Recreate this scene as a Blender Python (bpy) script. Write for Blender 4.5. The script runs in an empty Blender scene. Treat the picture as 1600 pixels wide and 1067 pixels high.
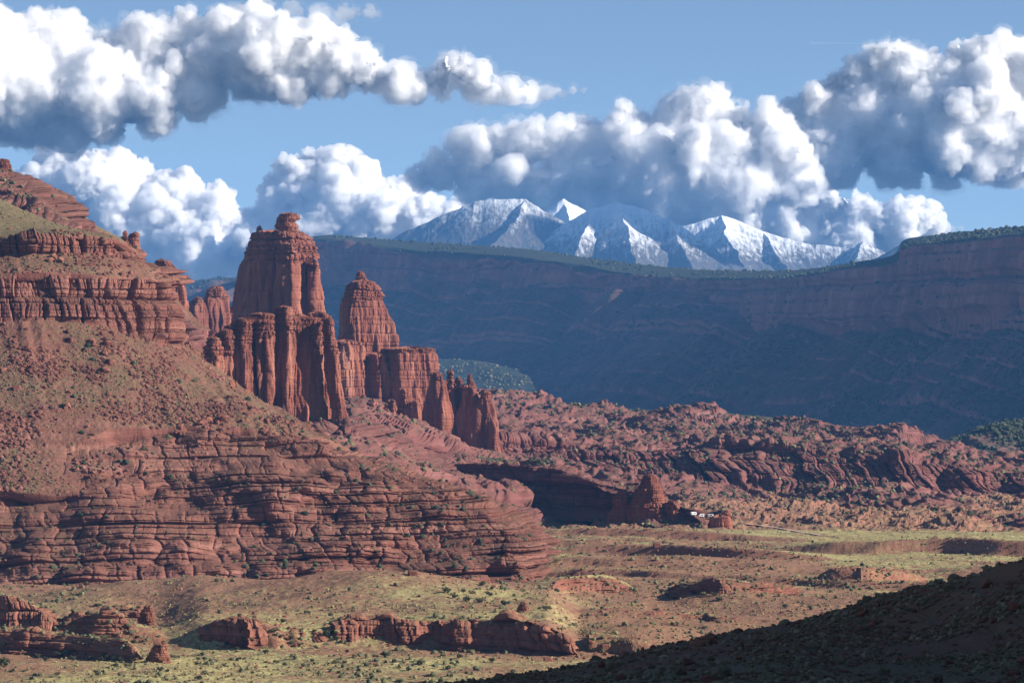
import bpy, math
import numpy as np
from mathutils import Vector

# ------------------------------------------------------------------ camera, world, sun
SC = bpy.context.scene
COL = SC.collection
R = math.radians
F = 6000.0          # focal length in photograph pixels (1600 wide)
ZC = 130.0          # camera height above the valley floor
HY = 533.5          # horizon row
SUN_AZ, SUN_EL = R(103), R(24)   # azimuth clockwise from the view direction
SUN = np.array([math.sin(SUN_AZ) * math.cos(SUN_EL), math.cos(SUN_AZ) * math.cos(SUN_EL), math.sin(SUN_EL)])

cam_d = bpy.data.cameras.new('camera')
cam = bpy.data.objects.new('camera', cam_d)
COL.objects.link(cam)
cam.location = (0, 0, ZC)
cam.rotation_euler = (R(90), 0, 0)
cam_d.sensor_width = 36
cam_d.lens = 36 * F / 1600
cam_d.clip_start = 1
cam_d.clip_end = 200000
SC.camera = cam

world = bpy.data.worlds.new('World')
SC.world = world
world.use_nodes = True
wn, wl = world.node_tree.nodes, world.node_tree.links
wn.clear()
sky = wn.new('ShaderNodeTexSky')
sky.sky_type = 'NISHITA'
sky.sun_disc = False
sky.sun_elevation = SUN_EL
sky.sun_rotation = SUN_AZ
sky.altitude = 1500
sky.air_density = 1.0
sky.dust_density = 0.0
sky.ozone_density = 0.8
bg = wn.new('ShaderNodeBackground')
bg.inputs['Strength'].default_value = 0.075
wo = wn.new('ShaderNodeOutputWorld')
tc = wn.new('ShaderNodeTexCoord')
mp = wn.new('ShaderNodeMapping')
mp.inputs['Scale'].default_value = (1, 1, 2.0)
mp.inputs['Location'].default_value = (0, 0, 0.07)     # the high, thin desert air: deeper blue right down to the horizon
wl.new(tc.outputs['Generated'], mp.inputs['Vector'])
wl.new(mp.outputs[0], sky.inputs['Vector'])
wl.new(sky.outputs[0], bg.inputs['Color'])
wl.new(bg.outputs[0], wo.inputs['Surface'])

sun_d = bpy.data.lights.new('sun', 'SUN')
sun_d.energy = 5.0
sun_d.angle = R(0.5)
sun_d.color = (1.0, 0.92, 0.82)
sun = bpy.data.objects.new('sun', sun_d)
COL.objects.link(sun)
sun.rotation_euler = Vector(SUN).to_track_quat('Z', 'Y').to_euler()

SC.view_settings.view_transform = 'Standard'
SC.view_settings.look = 'None'
SC.view_settings.gamma = 1
SC.view_settings.use_curve_mapping = False
SC.view_settings.exposure = 0.97
SC.render.engine = 'CYCLES'
SC.cycles.max_bounces = 24
SC.cycles.diffuse_bounces = 2
SC.cycles.volume_bounces = 24
SC.cycles.transparent_max_bounces = 8
SC.cycles.use_denoising = True
SC.cycles.use_adaptive_sampling = True

HAZE_DENSITY = 2.1e-5
KF = 1.45            # how much farther the mesa and the mountains stand than first laid out
HAZE_COLOR = (0.15, 0.44, 1.0, 1)

# ------------------------------------------------------------------ numpy noise
f32 = np.float32
def hsh(seed, *ii):
    h = np.full(np.broadcast(*ii).shape, (seed * 2654435761 + 1013904223) & 0xffffffff, np.uint32)
    for i in ii:
        h = h ^ np.asarray(i).astype(np.int64).astype(np.uint32)
        h = h * np.uint32(0x85ebca6b)
        h ^= h >> np.uint32(13)
        h = h * np.uint32(0xc2b2ae35)
        h ^= h >> np.uint32(16)
    return h.astype(f32) * f32(1 / 4294967295.0)

def sm(t):
    return t * t * (3 - 2 * t)

def vn1(x, seed):
    i = np.floor(x); f = sm(x - i)
    return hsh(seed, i) * (1 - f) + hsh(seed, i + 1) * f

def vn2(x, y, seed):
    i, j = np.floor(x), np.floor(y)
    u, v = sm(x - i), sm(y - j)
    a = hsh(seed, i, j) * (1 - u) + hsh(seed, i + 1, j) * u
    b = hsh(seed, i, j + 1) * (1 - u) + hsh(seed, i + 1, j + 1) * u
    return a * (1 - v) + b * v

def vn3(x, y, z, seed):
    k = np.floor(z); w = sm(z - k)
    i, j = np.floor(x), np.floor(y)
    u, v = sm(x - i), sm(y - j)
    o = 0
    for kk, ww in ((k, 1 - w), (k + 1, w)):
        a = hsh(seed, i, j, kk) * (1 - u) + hsh(seed, i + 1, j, kk) * u
        b = hsh(seed, i, j + 1, kk) * (1 - u) + hsh(seed, i + 1, j + 1, kk) * u
        o = o + (a * (1 - v) + b * v) * ww
    return o

def fbm2(x, y, octv, seed, gain=0.5):
    o, a, n = 0, 1.0, 0
    for q in range(octv):
        o = o + a * (vn2(x * 2.03 ** q + 17.1 * q, y * 2.03 ** q - 9.7 * q, seed + q) * 2 - 1)
        n += a; a *= gain
    return o / n

def fbm3(P, sc, octv, seed, gain=0.5, zs=1.0):
    o, a, n = 0, 1.0, 0
    x, y, z = P[..., 0] / sc, P[..., 1] / sc, P[..., 2] / sc * zs
    for q in range(octv):
        s = 2.03 ** q
        o = o + a * (vn3(x * s + 5.3 * q, y * s + 1.7 * q, z * s + 3.1 * q, seed + q) * 2 - 1)
        n += a; a *= gain
    return o / n

def ridged2(x, y, octv, seed):
    o, a, n = 0, 1.0, 0
    for q in range(octv):
        o = o + a * (1 - np.abs(vn2(x * 2.1 ** q + 7.7 * q, y * 2.1 ** q + 3.3 * q, seed + q) * 2 - 1))
        n += a; a *= 0.5
    return o / n

def layer(z, t, seed):
    """beds of random strength, each with a rounded edge"""
    q = z / t
    q = q + 0.45 * (vn1(q * 0.37, seed + 5) - 0.5)
    k = np.floor(q); fz = q - k
    p = 1 - np.abs(2 * fz - 1) ** 10
    return (0.7 * hsh(seed, k) + 0.3) * p

def blocks(s, z, w, h, seed):
    """beds broken into blocks by vertical joints, every block set back by its own amount"""
    q = z / h + 0.12 * (vn1(s / (w * 7), seed + 3) - 0.5)
    k = np.floor(q); fz = q - k
    t = s / w + hsh(seed + 1, k) * 13.0
    t = t + 0.5 * (vn2(t * 0.6, q * 0.3, seed + 9) - 0.5)
    j = np.floor(t); fs = t - j
    pil = (1 - np.abs(2 * fs - 1) ** 9) * (1 - np.abs(2 * fz - 1) ** 9)
    return hsh(seed, k, j) * (0.35 + 0.65 * pil) + 0.25 * pil

# ------------------------------------------------------------------ geometry helpers
def W(px, py, Y):
    return ((px - 800) * Y / F, Y, ZC + (HY - py) * Y / F)

def catmull(G, n):
    """G [K,...] resampled to n points, cubic through every control point"""
    K = len(G)
    t = np.linspace(0, K - 1, n)
    i = np.clip(np.floor(t).astype(int), 0, K - 2)
    f = (t - i).reshape((-1,) + (1,) * (G.ndim - 1))
    p1, p2 = G[i], G[i + 1]
    p0 = np.where((i > 0).reshape(f.shape), G[np.maximum(i - 1, 0)], 2 * p1 - p2)
    p3 = np.where((i < K - 2).reshape(f.shape), G[np.minimum(i + 2, K - 1)], 2 * p2 - p1)
    m1, m2 = (p2 - p0) * 0.5, (p3 - p1) * 0.5
    f2, f3 = f * f, f * f * f
    return (2 * f3 - 3 * f2 + 1) * p1 + (f3 - 2 * f2 + f) * m1 + (-2 * f3 + 3 * f2) * p2 + (f3 - f2) * m2

def screen(P):
    Y = np.maximum(P[..., 1], 1)
    return np.stack([800 + P[..., 0] * F / Y, HY - (P[..., 2] - ZC) * F / Y], -1)

def normals(P, closed=False):
    if closed:
        du = np.roll(P, -1, 1) - np.roll(P, 1, 1)
    else:
        du = np.gradient(P, axis=1)
    dv = np.gradient(P, axis=0)
    n = np.cross(du, dv)
    return n / np.maximum(np.linalg.norm(n, axis=-1, keepdims=True), 1e-9)

def build(name, V, Q, mat, attrs=None, parent=None, smooth=False):
    me = bpy.data.meshes.new(name)
    V = np.array(V, dtype=f32).reshape(-1, 3)
    Q = np.ascontiguousarray(Q, np.int32)
    m = Q.shape[1]
    me.vertices.add(len(V)); me.vertices.foreach_set('co', V.ravel())
    me.loops.add(Q.size); me.loops.foreach_set('vertex_index', Q.ravel())
    me.polygons.add(len(Q)); me.polygons.foreach_set('loop_start', np.arange(len(Q), dtype=np.int32) * m)
    me.update(calc_edges=True)
    me.polygons.foreach_set('use_smooth', np.full(len(Q), smooth))
    for k, a in (attrs or {}).items():
        at = me.attributes.new(k, 'FLOAT', 'POINT')
        at.data.foreach_set('value', np.ascontiguousarray(a, f32).ravel())
    me.materials.append(mat)
    o = bpy.data.objects.new(name, me)
    COL.objects.link(o)
    if parent is not None:
        o.parent = parent
    return o

def grid_quads(nv, nu, closed=False, off=0):
    i = np.arange(nv * nu).reshape(nv, nu) + off
    if closed:
        i = np.concatenate([i, i[:, :1]], 1)
    return np.stack([i[:-1, :-1], i[:-1, 1:], i[1:, 1:], i[1:, :-1]], -1).reshape(-1, 4)

def tag(o, label=None, cat=None, group=None, kind=None):
    if label: o['label'] = label
    if cat: o['category'] = cat
    if group: o['group'] = group
    if kind: o['kind'] = kind
    return o

SURF = {}            # name -> (points, normals, style weights) for scattering

def billow(P, sc, octv, seed, zs=1.0):
    """rounded bulges that meet in creases"""
    n = fbm3(P, sc, octv, seed, zs=zs)
    return np.sqrt(n * n + 0.002) - 0.2

def d_ledge(P, sc=1.0, seed=0):
    s, z = P[..., 0] + 0.2 * P[..., 1], P[..., 2]
    w = fbm3(P, 80 * sc, 2, seed + 11)
    zl = z + w * 1.6 * sc - 0.008 * s
    big = billow(P, 44 * sc, 3, seed + 1, zs=0.5) * 19 * sc + billow(P, 110 * sc, 2, seed + 31, zs=0.5) * 17 * sc + billow(P, 15 * sc, 2, seed + 21, zs=0.6) * 3.5 * sc
    hard = np.clip(0.75 + fbm3(P, 38 * sc, 3, seed + 41, zs=1.6) * 1.9, 0.2, 1.7)
    lay = (layer(zl, 9 * sc, seed + 2) * 7.0 + layer(zl + 1.3, 3.3 * sc, seed + 3) * 3.4) * hard + layer(zl, 1.5 * sc, seed + 4) * 1.2
    sw = s + fbm3(P, 14 * sc, 2, seed + 12) * 5 * sc
    blk = blocks(sw, zl, 15 * sc, 7 * sc, seed + 5) * 3.2 + blocks(sw, zl, 7 * sc, 3.9 * sc, seed + 6) * 1.1
    fine = fbm3(P, 2.6 * sc, 2, seed + 8) * 0.5
    return big + (lay + blk + fine - 5) * sc

def d_cliff(P, sc=1.0, seed=0):
    s, z = P[..., 0] + 0.25 * P[..., 1], P[..., 2]
    big = billow(P, 36 * sc, 2, seed + 1, zs=0.3) * 17 * sc
    sw = s + fbm3(P, 12 * sc, 2, seed + 12, zs=0.4) * 4 * sc
    zl = z + fbm3(P, 25 * sc, 2, seed + 13) * 1.2 * sc
    j = blocks(sw, zl, 11 * sc, 26 * sc, seed + 5) * 8.5 + blocks(sw, zl, 5 * sc, 9 * sc, seed + 6) * 4.2
    j = j + layer(zl, 5.5 * sc, seed + 2) * 1.6 + blocks(sw, zl, 2.2 * sc, 2.4 * sc, seed + 7) * 0.9
    return big + (j + fbm3(P, 2.5 * sc, 2, seed + 8) * 0.4 - 5) * sc

def d_wall(P, sc=1.0, seed=0):
    """a great escarpment: buttresses and gullies down its whole height, cliff bands across"""
    s, z = P[..., 0] * 0.75 + 0.66 * P[..., 1] * -1, P[..., 2]
    zl = z + fbm3(P, 220 * sc, 2, seed + 3) * 16 * sc
    w = fbm3(P, 60 * sc, 2, seed + 4, zs=0.4) * 25 * sc
    b = np.abs(vn2((s + w) / (95 * sc), z / (420 * sc), seed + 1) * 2 - 1) * 36 + np.abs(vn2((s + w) / (34 * sc), z / (260 * sc), seed + 2) * 2 - 1) * 15
    b = b + np.abs(vn2((s + w) / (12 * sc), z / (120 * sc), seed + 8) * 2 - 1) * 7
    lay = layer(zl, 30 * sc, seed + 5) * 13 + layer(zl, 9 * sc, seed + 6) * 3.5
    return (b + lay - 16 + fbm3(P, 9 * sc, 3, seed + 7) * 3) * sc

def steps(n, h, edge=0.3):
    k = np.floor(n); f = n - k
    return (k + sm(np.clip((f - (1 - edge)) / edge, 0, 1))) * h

def d_knob(P, sc=1.0, seed=0):
    """gentle rock ground broken into little ledges and knobs"""
    x, y = P[..., 0] / sc, P[..., 1] / sc
    a = steps(fbm2(x / 85, y / 150, 4, seed + 1) * 5.0, 3.6, 0.22)
    b = steps(fbm2(x / 30, y / 55, 3, seed + 31) * 3.5, 1.9, 0.25)
    kn = np.maximum(fbm2(x / 9, y / 16, 2, seed + 41) - 0.12, 0) * 5.0
    return (a + b + kn + fbm2(x / 3, y / 5, 2, seed + 51) * 0.5) * sc

def d_talus(P, sc=1.0, seed=0):
    s = P[..., 0] + 0.3 * P[..., 1]
    g = fbm3(P, 60 * sc, 3, seed + 1) * 3.2 * sc
    gul = (vn2(s / (15 * sc) + fbm3(P, 30 * sc, 2, seed + 4) * 0.8, P[..., 2] / (140 * sc), seed + 2) - 0.5) * 4.5 * sc
    gul = gul + (vn2(s / (5 * sc), P[..., 2] / (70 * sc), seed + 3) - 0.5) * 1.3 * sc
    b = np.maximum(fbm3(P, 7 * sc, 2, seed + 6) - 0.3, 0) * 5 * sc * np.clip(fbm3(P, 50 * sc, 2, seed + 16) * 3 - 0.1, 0, 1)
    return g + gul + b + fbm3(P, 2.0 * sc, 2, seed + 7) * 0.5 * sc

def d_grass(P, sc=1.0, seed=0):
    return fbm3(P, 50 * sc, 3, seed + 1) * 3 * sc + fbm3(P, 4 * sc, 3, seed + 2) * 0.6 * sc

STY = {'L': d_ledge, 'C': d_cliff, 'T': d_talus, 'G': d_grass, 'K': d_knob, 'M': d_wall}

def loft(name, rows, styles, nu, nv, mat, sc=1.0, seed=0, kind='structure', label=None, cat=None, horiz=0.9, amp=1.0, world=False, vpow=0.5, smooth=False, post=None, taper=None):
    """a landform laid through rows of control points (foot to top), then weathered"""
    G = np.array([catmull(np.array([p if world else W(*p) for p in r], float), nu) for r in rows])     # [R,nu,3]
    Rn = len(rows)
    S2 = screen(G)
    d3 = np.linalg.norm(np.diff(G, axis=0), axis=-1).mean(1)
    ds = np.abs(np.diff(S2[..., 1], axis=0)).mean(1) + 1e-3
    wgt = vpow * d3 / d3.sum() + (1 - vpow) * ds / ds.sum()
    cum = np.concatenate([[0], np.cumsum(wgt)]); cum /= cum[-1]
    t = np.linspace(0, 1, nv)
    r = np.interp(t, cum, np.arange(Rn))
    i = np.clip(np.floor(r).astype(int), 0, Rn - 2); f = (r - i)[:, None, None]
    P = (G[i] * (1 - f) + G[i + 1] * f)
    # soften creases a little
    kern = max(1, nv // 160)
    for _ in range(2):
        Q = P.copy()
        Q[kern:-kern] = (P[:-2 * kern] + P[kern:-kern] * 2 + P[2 * kern:]) / 4
        P = Q
    N = normals(P)
    if N[..., 2].mean() < 0:
        N = -N
    # style weights, interpolated over columns and ragged over rows
    rr = np.repeat(r[:, None], nu, 1) + fbm3(P, 30 * sc, 3, seed + 71) * 0.13
    ii = np.clip(np.floor(rr).astype(int), 0, Rn - 2)
    fr = rr - ii
    Wt = {}
    for ch in sorted(set(''.join(styles))):
        tab = np.array([np.interp(np.linspace(0, 1, nu), np.linspace(0, 1, len(st)), [1.0 if c == ch else 0.0 for c in st]) for st in styles])
        a = tab[ii, np.arange(nu)[None, :]]
        nx = tab[np.clip(ii + 1, 0, Rn - 2), np.arange(nu)[None, :]]
        pv = tab[np.clip(ii - 1, 0, Rn - 2), np.arange(nu)[None, :]]
        e = 0.06
        up = np.clip((fr - (1 - e)) / e, 0, 1) * 0.5
        dn = np.clip((e - fr) / e, 0, 1) * 0.5
        Wt[ch] = (a * (1 - up - dn) + nx * up + pv * dn).astype(f32)
    Pf = P.astype(f32)
    D = 0
    for ch, w in Wt.items():
        if w.max() > 0:
            d = STY[ch](Pf, sc, seed)
            if ch in 'LCM':
                d = d - np.percentile(d[w > 0.5] if (w > 0.5).any() else d, 78)
            D = D + w * d
    D = D * amp
    if taper is not None:
        D = D * np.interp(r, taper[0], taper[1])[:, None]
    Nd = N.copy()
    hw = 0
    for ch, w in Wt.items():
        hw = hw + w * (1.0 if ch in 'LC' else 0.0)
    Nd[..., 2] *= (1 - horiz * hw)
    Nd /= np.maximum(np.linalg.norm(Nd, axis=-1, keepdims=True), 1e-6)
    P = P + Nd * np.asarray(D)[..., None]
    if post is not None:
        P = post(P)
    veg = np.zeros(P.shape[:2], f32)
    for ch, w in Wt.items():
        veg = veg + w * {'L': 0.1, 'C': 0.0, 'T': 0.43, 'G': 1.0, 'K': 0.3, 'M': 0.5}[ch]
    o = build(name, P, grid_quads(nv, nu), mat, {'veg': veg}, smooth=smooth)
    N2 = normals(P)
    if N2[..., 2].mean() < 0:
        N2 = -N2
    SURF[o.name] = (P, N2, Wt)
    tag(o, label, cat, None, kind)
    return o

# ------------------------------------------------------------------ materials
def new_mat(name):
    m = bpy.data.materials.new(name)
    m.use_nodes = True
    nt = m.node_tree
    nt.nodes.clear()
    out = nt.nodes.new('ShaderNodeOutputMaterial')
    return m, nt, out

class NT:
    def __init__(s, nt): s.nt = nt
    def n(s, t, **kw):
        x = s.nt.nodes.new(t)
        for k, v in kw.items():
            setattr(x, k, v)
        return x
    def link(s, a, b): s.nt.links.new(a, b)
    def noise(s, vec, scale, detail=3, rough=0.55, mscale=None):
        if mscale is not None:
            mp = s.n('ShaderNodeMapping'); mp.inputs['Scale'].default_value = mscale
            s.link(vec, mp.inputs['Vector']); vec = mp.outputs[0]
        x = s.n('ShaderNodeTexNoise')
        x.inputs['Scale'].default_value = scale; x.inputs['Detail'].default_value = detail; x.inputs['Roughness'].default_value = rough
        s.link(vec, x.inputs['Vector'])
        return x.outputs[0]
    def ramp(s, v, lo, hi, a=0.0, b=1.0):
        x = s.n('ShaderNodeMapRange'); x.clamp = True
        x.inputs['From Min'].default_value = lo; x.inputs['From Max'].default_value = hi
        x.inputs['To Min'].default_value = a; x.inputs['To Max'].default_value = b
        s.link(v, x.inputs['Value'])
        return x.outputs[0]
    def mix(s, fac, a, b):
        x = s.n('ShaderNodeMix', data_type='RGBA')
        if isinstance(fac, float): x.inputs[0].default_value = fac
        else: s.link(fac, x.inputs[0])
        for v, i in ((a, 6), (b, 7)):
            if isinstance(v, tuple): x.inputs[i].default_value = (*v, 1)
            else: s.link(v, x.inputs[i])
        return x.outputs[2]
    def math(s, op, a, b=None):
        x = s.n('ShaderNodeMath', operation=op)
        for i, v in enumerate((a, b)):
            if v is None: continue
            if isinstance(v, (int, float)): x.inputs[i].default_value = v
            else: s.link(v, x.inputs[i])
        return x.outputs[0]

def ground_mat(name, rock, rock2, pale, soil, veg, veg2, size=1.0, vegamt=1.0, bump=1.0, bedding=1.0, bedmap=None, flatsoil=0.75):
    """sandstone with bedding and joints on what is steep, soil with scrub on what is not"""
    m, nt, out = new_mat(name)
    T = NT(nt)
    geo = T.n('ShaderNodeNewGeometry')
    pos = geo.outputs['Position']
    big = T.noise(pos, 0.012 / size, 4)
    med = T.noise(pos, 0.09 / size, 4)
    fine = T.noise(pos, 0.6 / size, 3, 0.65)
    bed = T.noise(pos, 1.0, 3, 0.6, bedmap or (0.006 / size, 0.006 / size, 0.22 / size * bedding))
    c = T.mix(T.ramp(big, 0.35, 0.65), rock, rock2)
    c = T.mix(T.math('MULTIPLY', T.ramp(bed, 0.5, 0.68), 0.7), c, pale)
    c = T.mix(T.math('MULTIPLY', T.ramp(bed, 0.46, 0.32), 0.55), c, tuple(v * 0.55 for v in rock2))
    c = T.mix(T.math('MULTIPLY', T.ramp(fine, 0.42, 0.68), 0.4), c, tuple(v * 0.6 for v in rock))
    at = T.n('ShaderNodeAttribute', attribute_name='veg')
    sep = T.n('ShaderNodeSeparateXYZ'); T.link(geo.outputs['True Normal'], sep.inputs[0])
    flat = T.ramp(sep.outputs['Z'], 0.55, 0.85)
    flat2 = T.ramp(med, 0.3, 0.6, 0.6, 1.0)
    va = T.math('MAXIMUM', T.math('MULTIPLY', at.outputs['Fac'], 1.6), T.math('MULTIPLY', flat, flatsoil))
    soilf = T.math('MINIMUM', T.math('MULTIPLY', T.math('MULTIPLY', va, flat2), T.ramp(sep.outputs['Z'], 0.3, 0.7)), 1.0)
    c = T.mix(soilf, c, soil)
    spk = T.noise(pos, 0.33 / size, 4, 0.75)
    dens = T.noise(pos, 0.022 / size, 3)
    vm = T.math('ADD', T.math('MULTIPLY', T.math('SUBTRACT', dens, 0.5), 0.55), spk)
    vegf = T.math('MULTIPLY', T.math('MULTIPLY', T.ramp(T.math('ADD', vm, T.math('MULTIPLY', T.math('SUBTRACT', at.outputs['Fac'], 0.5), 0.30)), 0.47, 0.57), soilf), vegamt)
    vc = T.mix(T.ramp(T.noise(pos, 0.8 / size, 2), 0.4, 0.6), veg, veg2)
    c = T.mix(vegf, c, vc)
    bs = T.n('ShaderNodeBsdfPrincipled')
    bs.inputs['Roughness'].default_value = 0.95
    bs.inputs['Specular IOR Level'].default_value = 0.08
    T.link(c, bs.inputs['Base Color'])
    bp = T.n('ShaderNodeBump'); bp.inputs['Strength'].default_value = 0.6 * bump; bp.inputs['Distance'].default_value = 1.2 * size
    hh = T.math('ADD', T.math('MULTIPLY', T.noise(pos, 0.9 / size, 3, 0.7), 0.6), bed)
    T.link(hh, bp.inputs['Height']); T.link(bp.outputs[0], bs.inputs['Normal'])
    T.link(bs.outputs[0], out.inputs['Surface'])
    return m

M = {}
M['hill'] = ground_mat('red sandstone', (.205, .084, .062), (.15, .060, .046), (.30, .145, .112), (.14, .072, .048), (.165, .125, .065), (.115, .095, .052))
M['tower'] = ground_mat('tower sandstone', (.27, .098, .064), (.165, .058, .042), (.40, .185, .125), (.2, .085, .055), (.15, .1, .05), (.1, .08, .04), bedmap=(.11, .11, .016))
M['bench'] = ground_mat('bench sandstone', (.19, .074, .064), (.145, .055, .048), (.26, .125, .108), (.18, .085, .065), (.075, .085, .05), (.05, .06, .035))
M['valley'] = ground_mat('valley soil', (.26, .115, .08), (.22, .095, .068), (.32, .16, .115), (.24, .145, .085), (.42, .36, .16), (.22, .20, .09))
M['mesa'] = ground_mat('mesa rock', (.30, .13, .105), (.19, .08, .066), (.38, .20, .165), (.08, .055, .042), (.04, .05, .034), (.03, .038, .026), size=4.0, bedmap=(.02, .02, .006))
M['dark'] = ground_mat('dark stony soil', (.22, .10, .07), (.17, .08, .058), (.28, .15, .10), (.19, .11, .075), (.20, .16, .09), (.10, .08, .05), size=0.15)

# ------------------------------------------------------------------ landforms
NUQ = 1.0
def n_(a): return int(a * NUQ)

# the big hillside on the left
hill_rows = [
 [(-150,925,2040),(60,925,2040),(260,923,2050),(450,922,2060),(620,920,2075),(770,916,2095),(845,909,2130),(850,880,2420)],
 [(-150,842,2110),(60,842,2110),(260,838,2120),(450,834,2125),(620,838,2130),(760,846,2140),(838,852,2165),(836,835,2410)],
 [(-150,772,2150),(60,767,2150),(260,767,2160),(420,762,2170),(560,757,2180),(700,762,2195),(818,802,2225),(806,790,2400)],
 [(-150,700,2190),(60,700,2190),(225,670,2230),(320,667,2240),(425,674,2250),(505,682,2270),(543,702,2300),(548,700,2450)],
 [(-150,600,2240),(20,600,2240),(150,600,2260),(240,603,2270),(310,608,2290),(368,622,2310),(405,637,2330),(408,628,2460)],
 [(-150,507,2290),(0,505,2290),(90,502,2300),(160,507,2310),(210,522,2330),(250,532,2350),(283,545,2380),(285,535,2480)],
 [(-150,437,2303),(0,434,2303),(90,430,2313),(160,432,2323),(210,434,2343),(248,438,2358),(277,452,2390),(279,442,2470)],
 [(-150,402,2335),(0,398,2335),(90,396,2345),(150,394,2355),(190,398,2368),(225,406,2380),(255,425,2402),(258,417,2460)],
 [(-150,374,2334),(0,372,2334),(80,368,2344),(120,366,2352),(155,368,2364),(185,374,2380),(212,390,2404),(215,382,2450)],
 [(-150,290,2480),(-20,312,2480),(40,337,2470),(90,356,2450),(130,363,2440),(165,369,2440),(195,382,2440),(200,387,2460)],
 [(-150,280,2650),(-20,306,2650),(40,334,2620),(90,354,2600),(130,364,2590),(165,372,2580),(195,386,2560),(200,392,2540)]]
loft('hillside', hill_rows, ['L', 'L', 'TTLLLLLL', 'T', 'T', 'C', 'TTTTTTLL', 'C', 'G', 'G'], n_(950), n_(850), M['hill'], seed=1)

# far ridge behind it
loft('ridge', [
 [(-150,480,2900),(0,480,2900),(100,480,2900),(200,480,2920),(270,500,2950),(330,520,2990)],
 [(-150,330,3020),(0,330,3020),(80,345,3020),(150,380,3030),(210,420,3040),(262,455,3050)],
 [(-150,290,3060),(0,296,3060),(70,318,3060),(130,358,3060),(190,395,3060),(225,420,3070)],
 [(-150,235,3140),(0,264,3140),(65,287,3140),(118,336,3130),(185,372,3120),(215,402,3110)],
 [(-150,235,3400),(0,268,3400),(65,290,3400),(118,340,3400),(185,376,3400),(215,404,3400)]],
 ['T', 'C', 'L', 'G'], n_(420), n_(260), M['hill'], sc=1.2, seed=2)

# saddle of slickrock under the towers
loft('slickrock', [
 [(440,830,2430),(560,800,2440),(660,800,2480),(760,830,2560),(860,835,2650)],
 [(440,720,2600),(545,716,2620),(640,735,2700),(730,760,2760),(830,790,2800)],
 [(440,680,2780),(560,668,2800),(650,712,2880),(730,735,2950),(830,760,3000)],
 [(440,640,2950),(560,640,2960),(640,672,3020),(720,705,3080),(830,740,3200)],
 [(440,640,3300),(560,630,3300),(640,655,3350),(720,690,3400),(830,715,3450)],
 [(440,620,3700),(560,615,3700),(640,635,3700),(720,690,3650),(830,700,3700)],
 [(440,640,4200),(560,640,4200),(640,650,4200),(720,690,4200),(830,700,4200)]],
 ['L', 'K', 'L', 'K', 'K', 'T'], n_(460), n_(400), M['bench'], sc=0.9, seed=3)

# red bench on the right
loft('slickrock_bench', [
 [(700,840,2760),(850,845,2740),(1050,850,2720),(1200,840,2800),(1400,830,2850),(1750,835,2800)],
 [(700,752,3200),(850,760,3180),(1050,778,3150),(1200,780,3250),(1400,785,3270),(1750,790,3200)],
 [(700,730,3450),(850,728,3500),(1050,742,3500),(1200,752,3450),(1400,772,3400),(1750,780,3350)],
 [(700,690,3540),(850,688,3580),(1050,694,3580),(1200,694,3520),(1400,718,3460),(1750,745,3400)],
 [(700,655,4000),(850,656,4050),(1050,664,4050),(1200,676,4000),(1400,698,3850),(1750,735,3650)],
 [(700,624,4500),(850,629,4550),(1000,639,4550),(1180,649,4450),(1400,677,4250),(1750,738,3950)],
 [(700,650,5200),(850,655,5200),(1000,660,5200),(1180,668,5000),(1400,700,4800),(1750,750,4500)]],
 ['K', 'K', 'C', 'K', 'K', 'G'], n_(1000), n_(760), M['bench'], sc=1.25, seed=4)

# big mesa
mpx = [380, 480, 560, 640, 820, 950, 1080, 1230, 1330, 1396, 1412, 1450, 1600, 1780]
crest = [440, 374, 371, 378, 389, 408, 421, 424, 410, 399, 377, 369, 354, 343]
rim = [446, 379, 378, 390, 402, 424, 436, 432, 418, 409, 390, 380, 366, 356]
cft = [480, 440, 445, 430, 430, 455, 475, 500, 510, 505, 501, 495, 480, 480]
mid = [560, 550, 550, 545, 545, 555, 560, 575, 590, 590, 590, 590, 600, 610]
ft = [650, 650, 650, 652, 655, 660, 668, 678, 690, 699, 701, 706, 725, 760]
mY = [8900, 8600, 8500, 8350, 8000, 7700, 7350, 6900, 6500, 6270, 6210, 6050, 5650, 5200]
def mr(py, dY): return [(a, b, (c + dY) * KF) for a, b, c in zip(mpx, py, mY)]
loft('mesa', [mr(ft, -950), mr(mid, -450), mr(cft, -110), mr(rim, -60), mr(crest, 450), mr([c + 3 for c in crest], 1500)],
 ['M', 'M', 'MMMMMCCCCCCCC', 'G', 'G'], n_(1250), n_(520), M['mesa'], sc=3.6 * KF, seed=5, amp=.62, taper=([0, 1, 2.2, 2.9, 5], [.5, .62, .85, .6, .35]))

loft('spur', [
 [(560,660,9860),(640,655,9932),(720,655,9932),(800,660,9860),(870,670,9715)],
 [(590,592,10368),(650,584,10368),(700,580,10368),(760,578,10368),(830,596,10222)],
 [(580,572,10730),(645,560,10730),(700,557,10730),(755,562,10730),(820,580,10585)],
 [(570,600,11310),(640,590,11310),(700,590,11310),(760,592,11310),(820,600,11165)]], ['G', 'G', 'G'], 260, 120, M['mesa'], sc=5.0, seed=41)
loft('hill', [
 [(180,520,14210),(300,520,14210),(400,520,14210),(480,520,14210)],
 [(180,450,14935),(280,446,14935),(330,438,14935),(480,432,14935)],
 [(180,448,15660),(280,445,15660),(330,437,15660),(480,431,15660)]], ['T', 'G'], 200, 80, M['mesa'], sc=5.0, seed=6)
loft('knoll', [
 [(1420,745,4600),(1500,745,4600),(1600,745,4600),(1750,745,4600)],
 [(1440,708,4750),(1500,690,4780),(1560,670,4800),(1750,650,4800)],
 [(1450,700,4850),(1500,685,4880),(1560,665,4900),(1750,640,4900)],
 [(1450,704,5100),(1500,689,5100),(1560,668,5100),(1750,642,5100)]], ['T', 'G', 'G'], 260, 130, M['mesa'], sc=2.2, seed=7)

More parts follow.
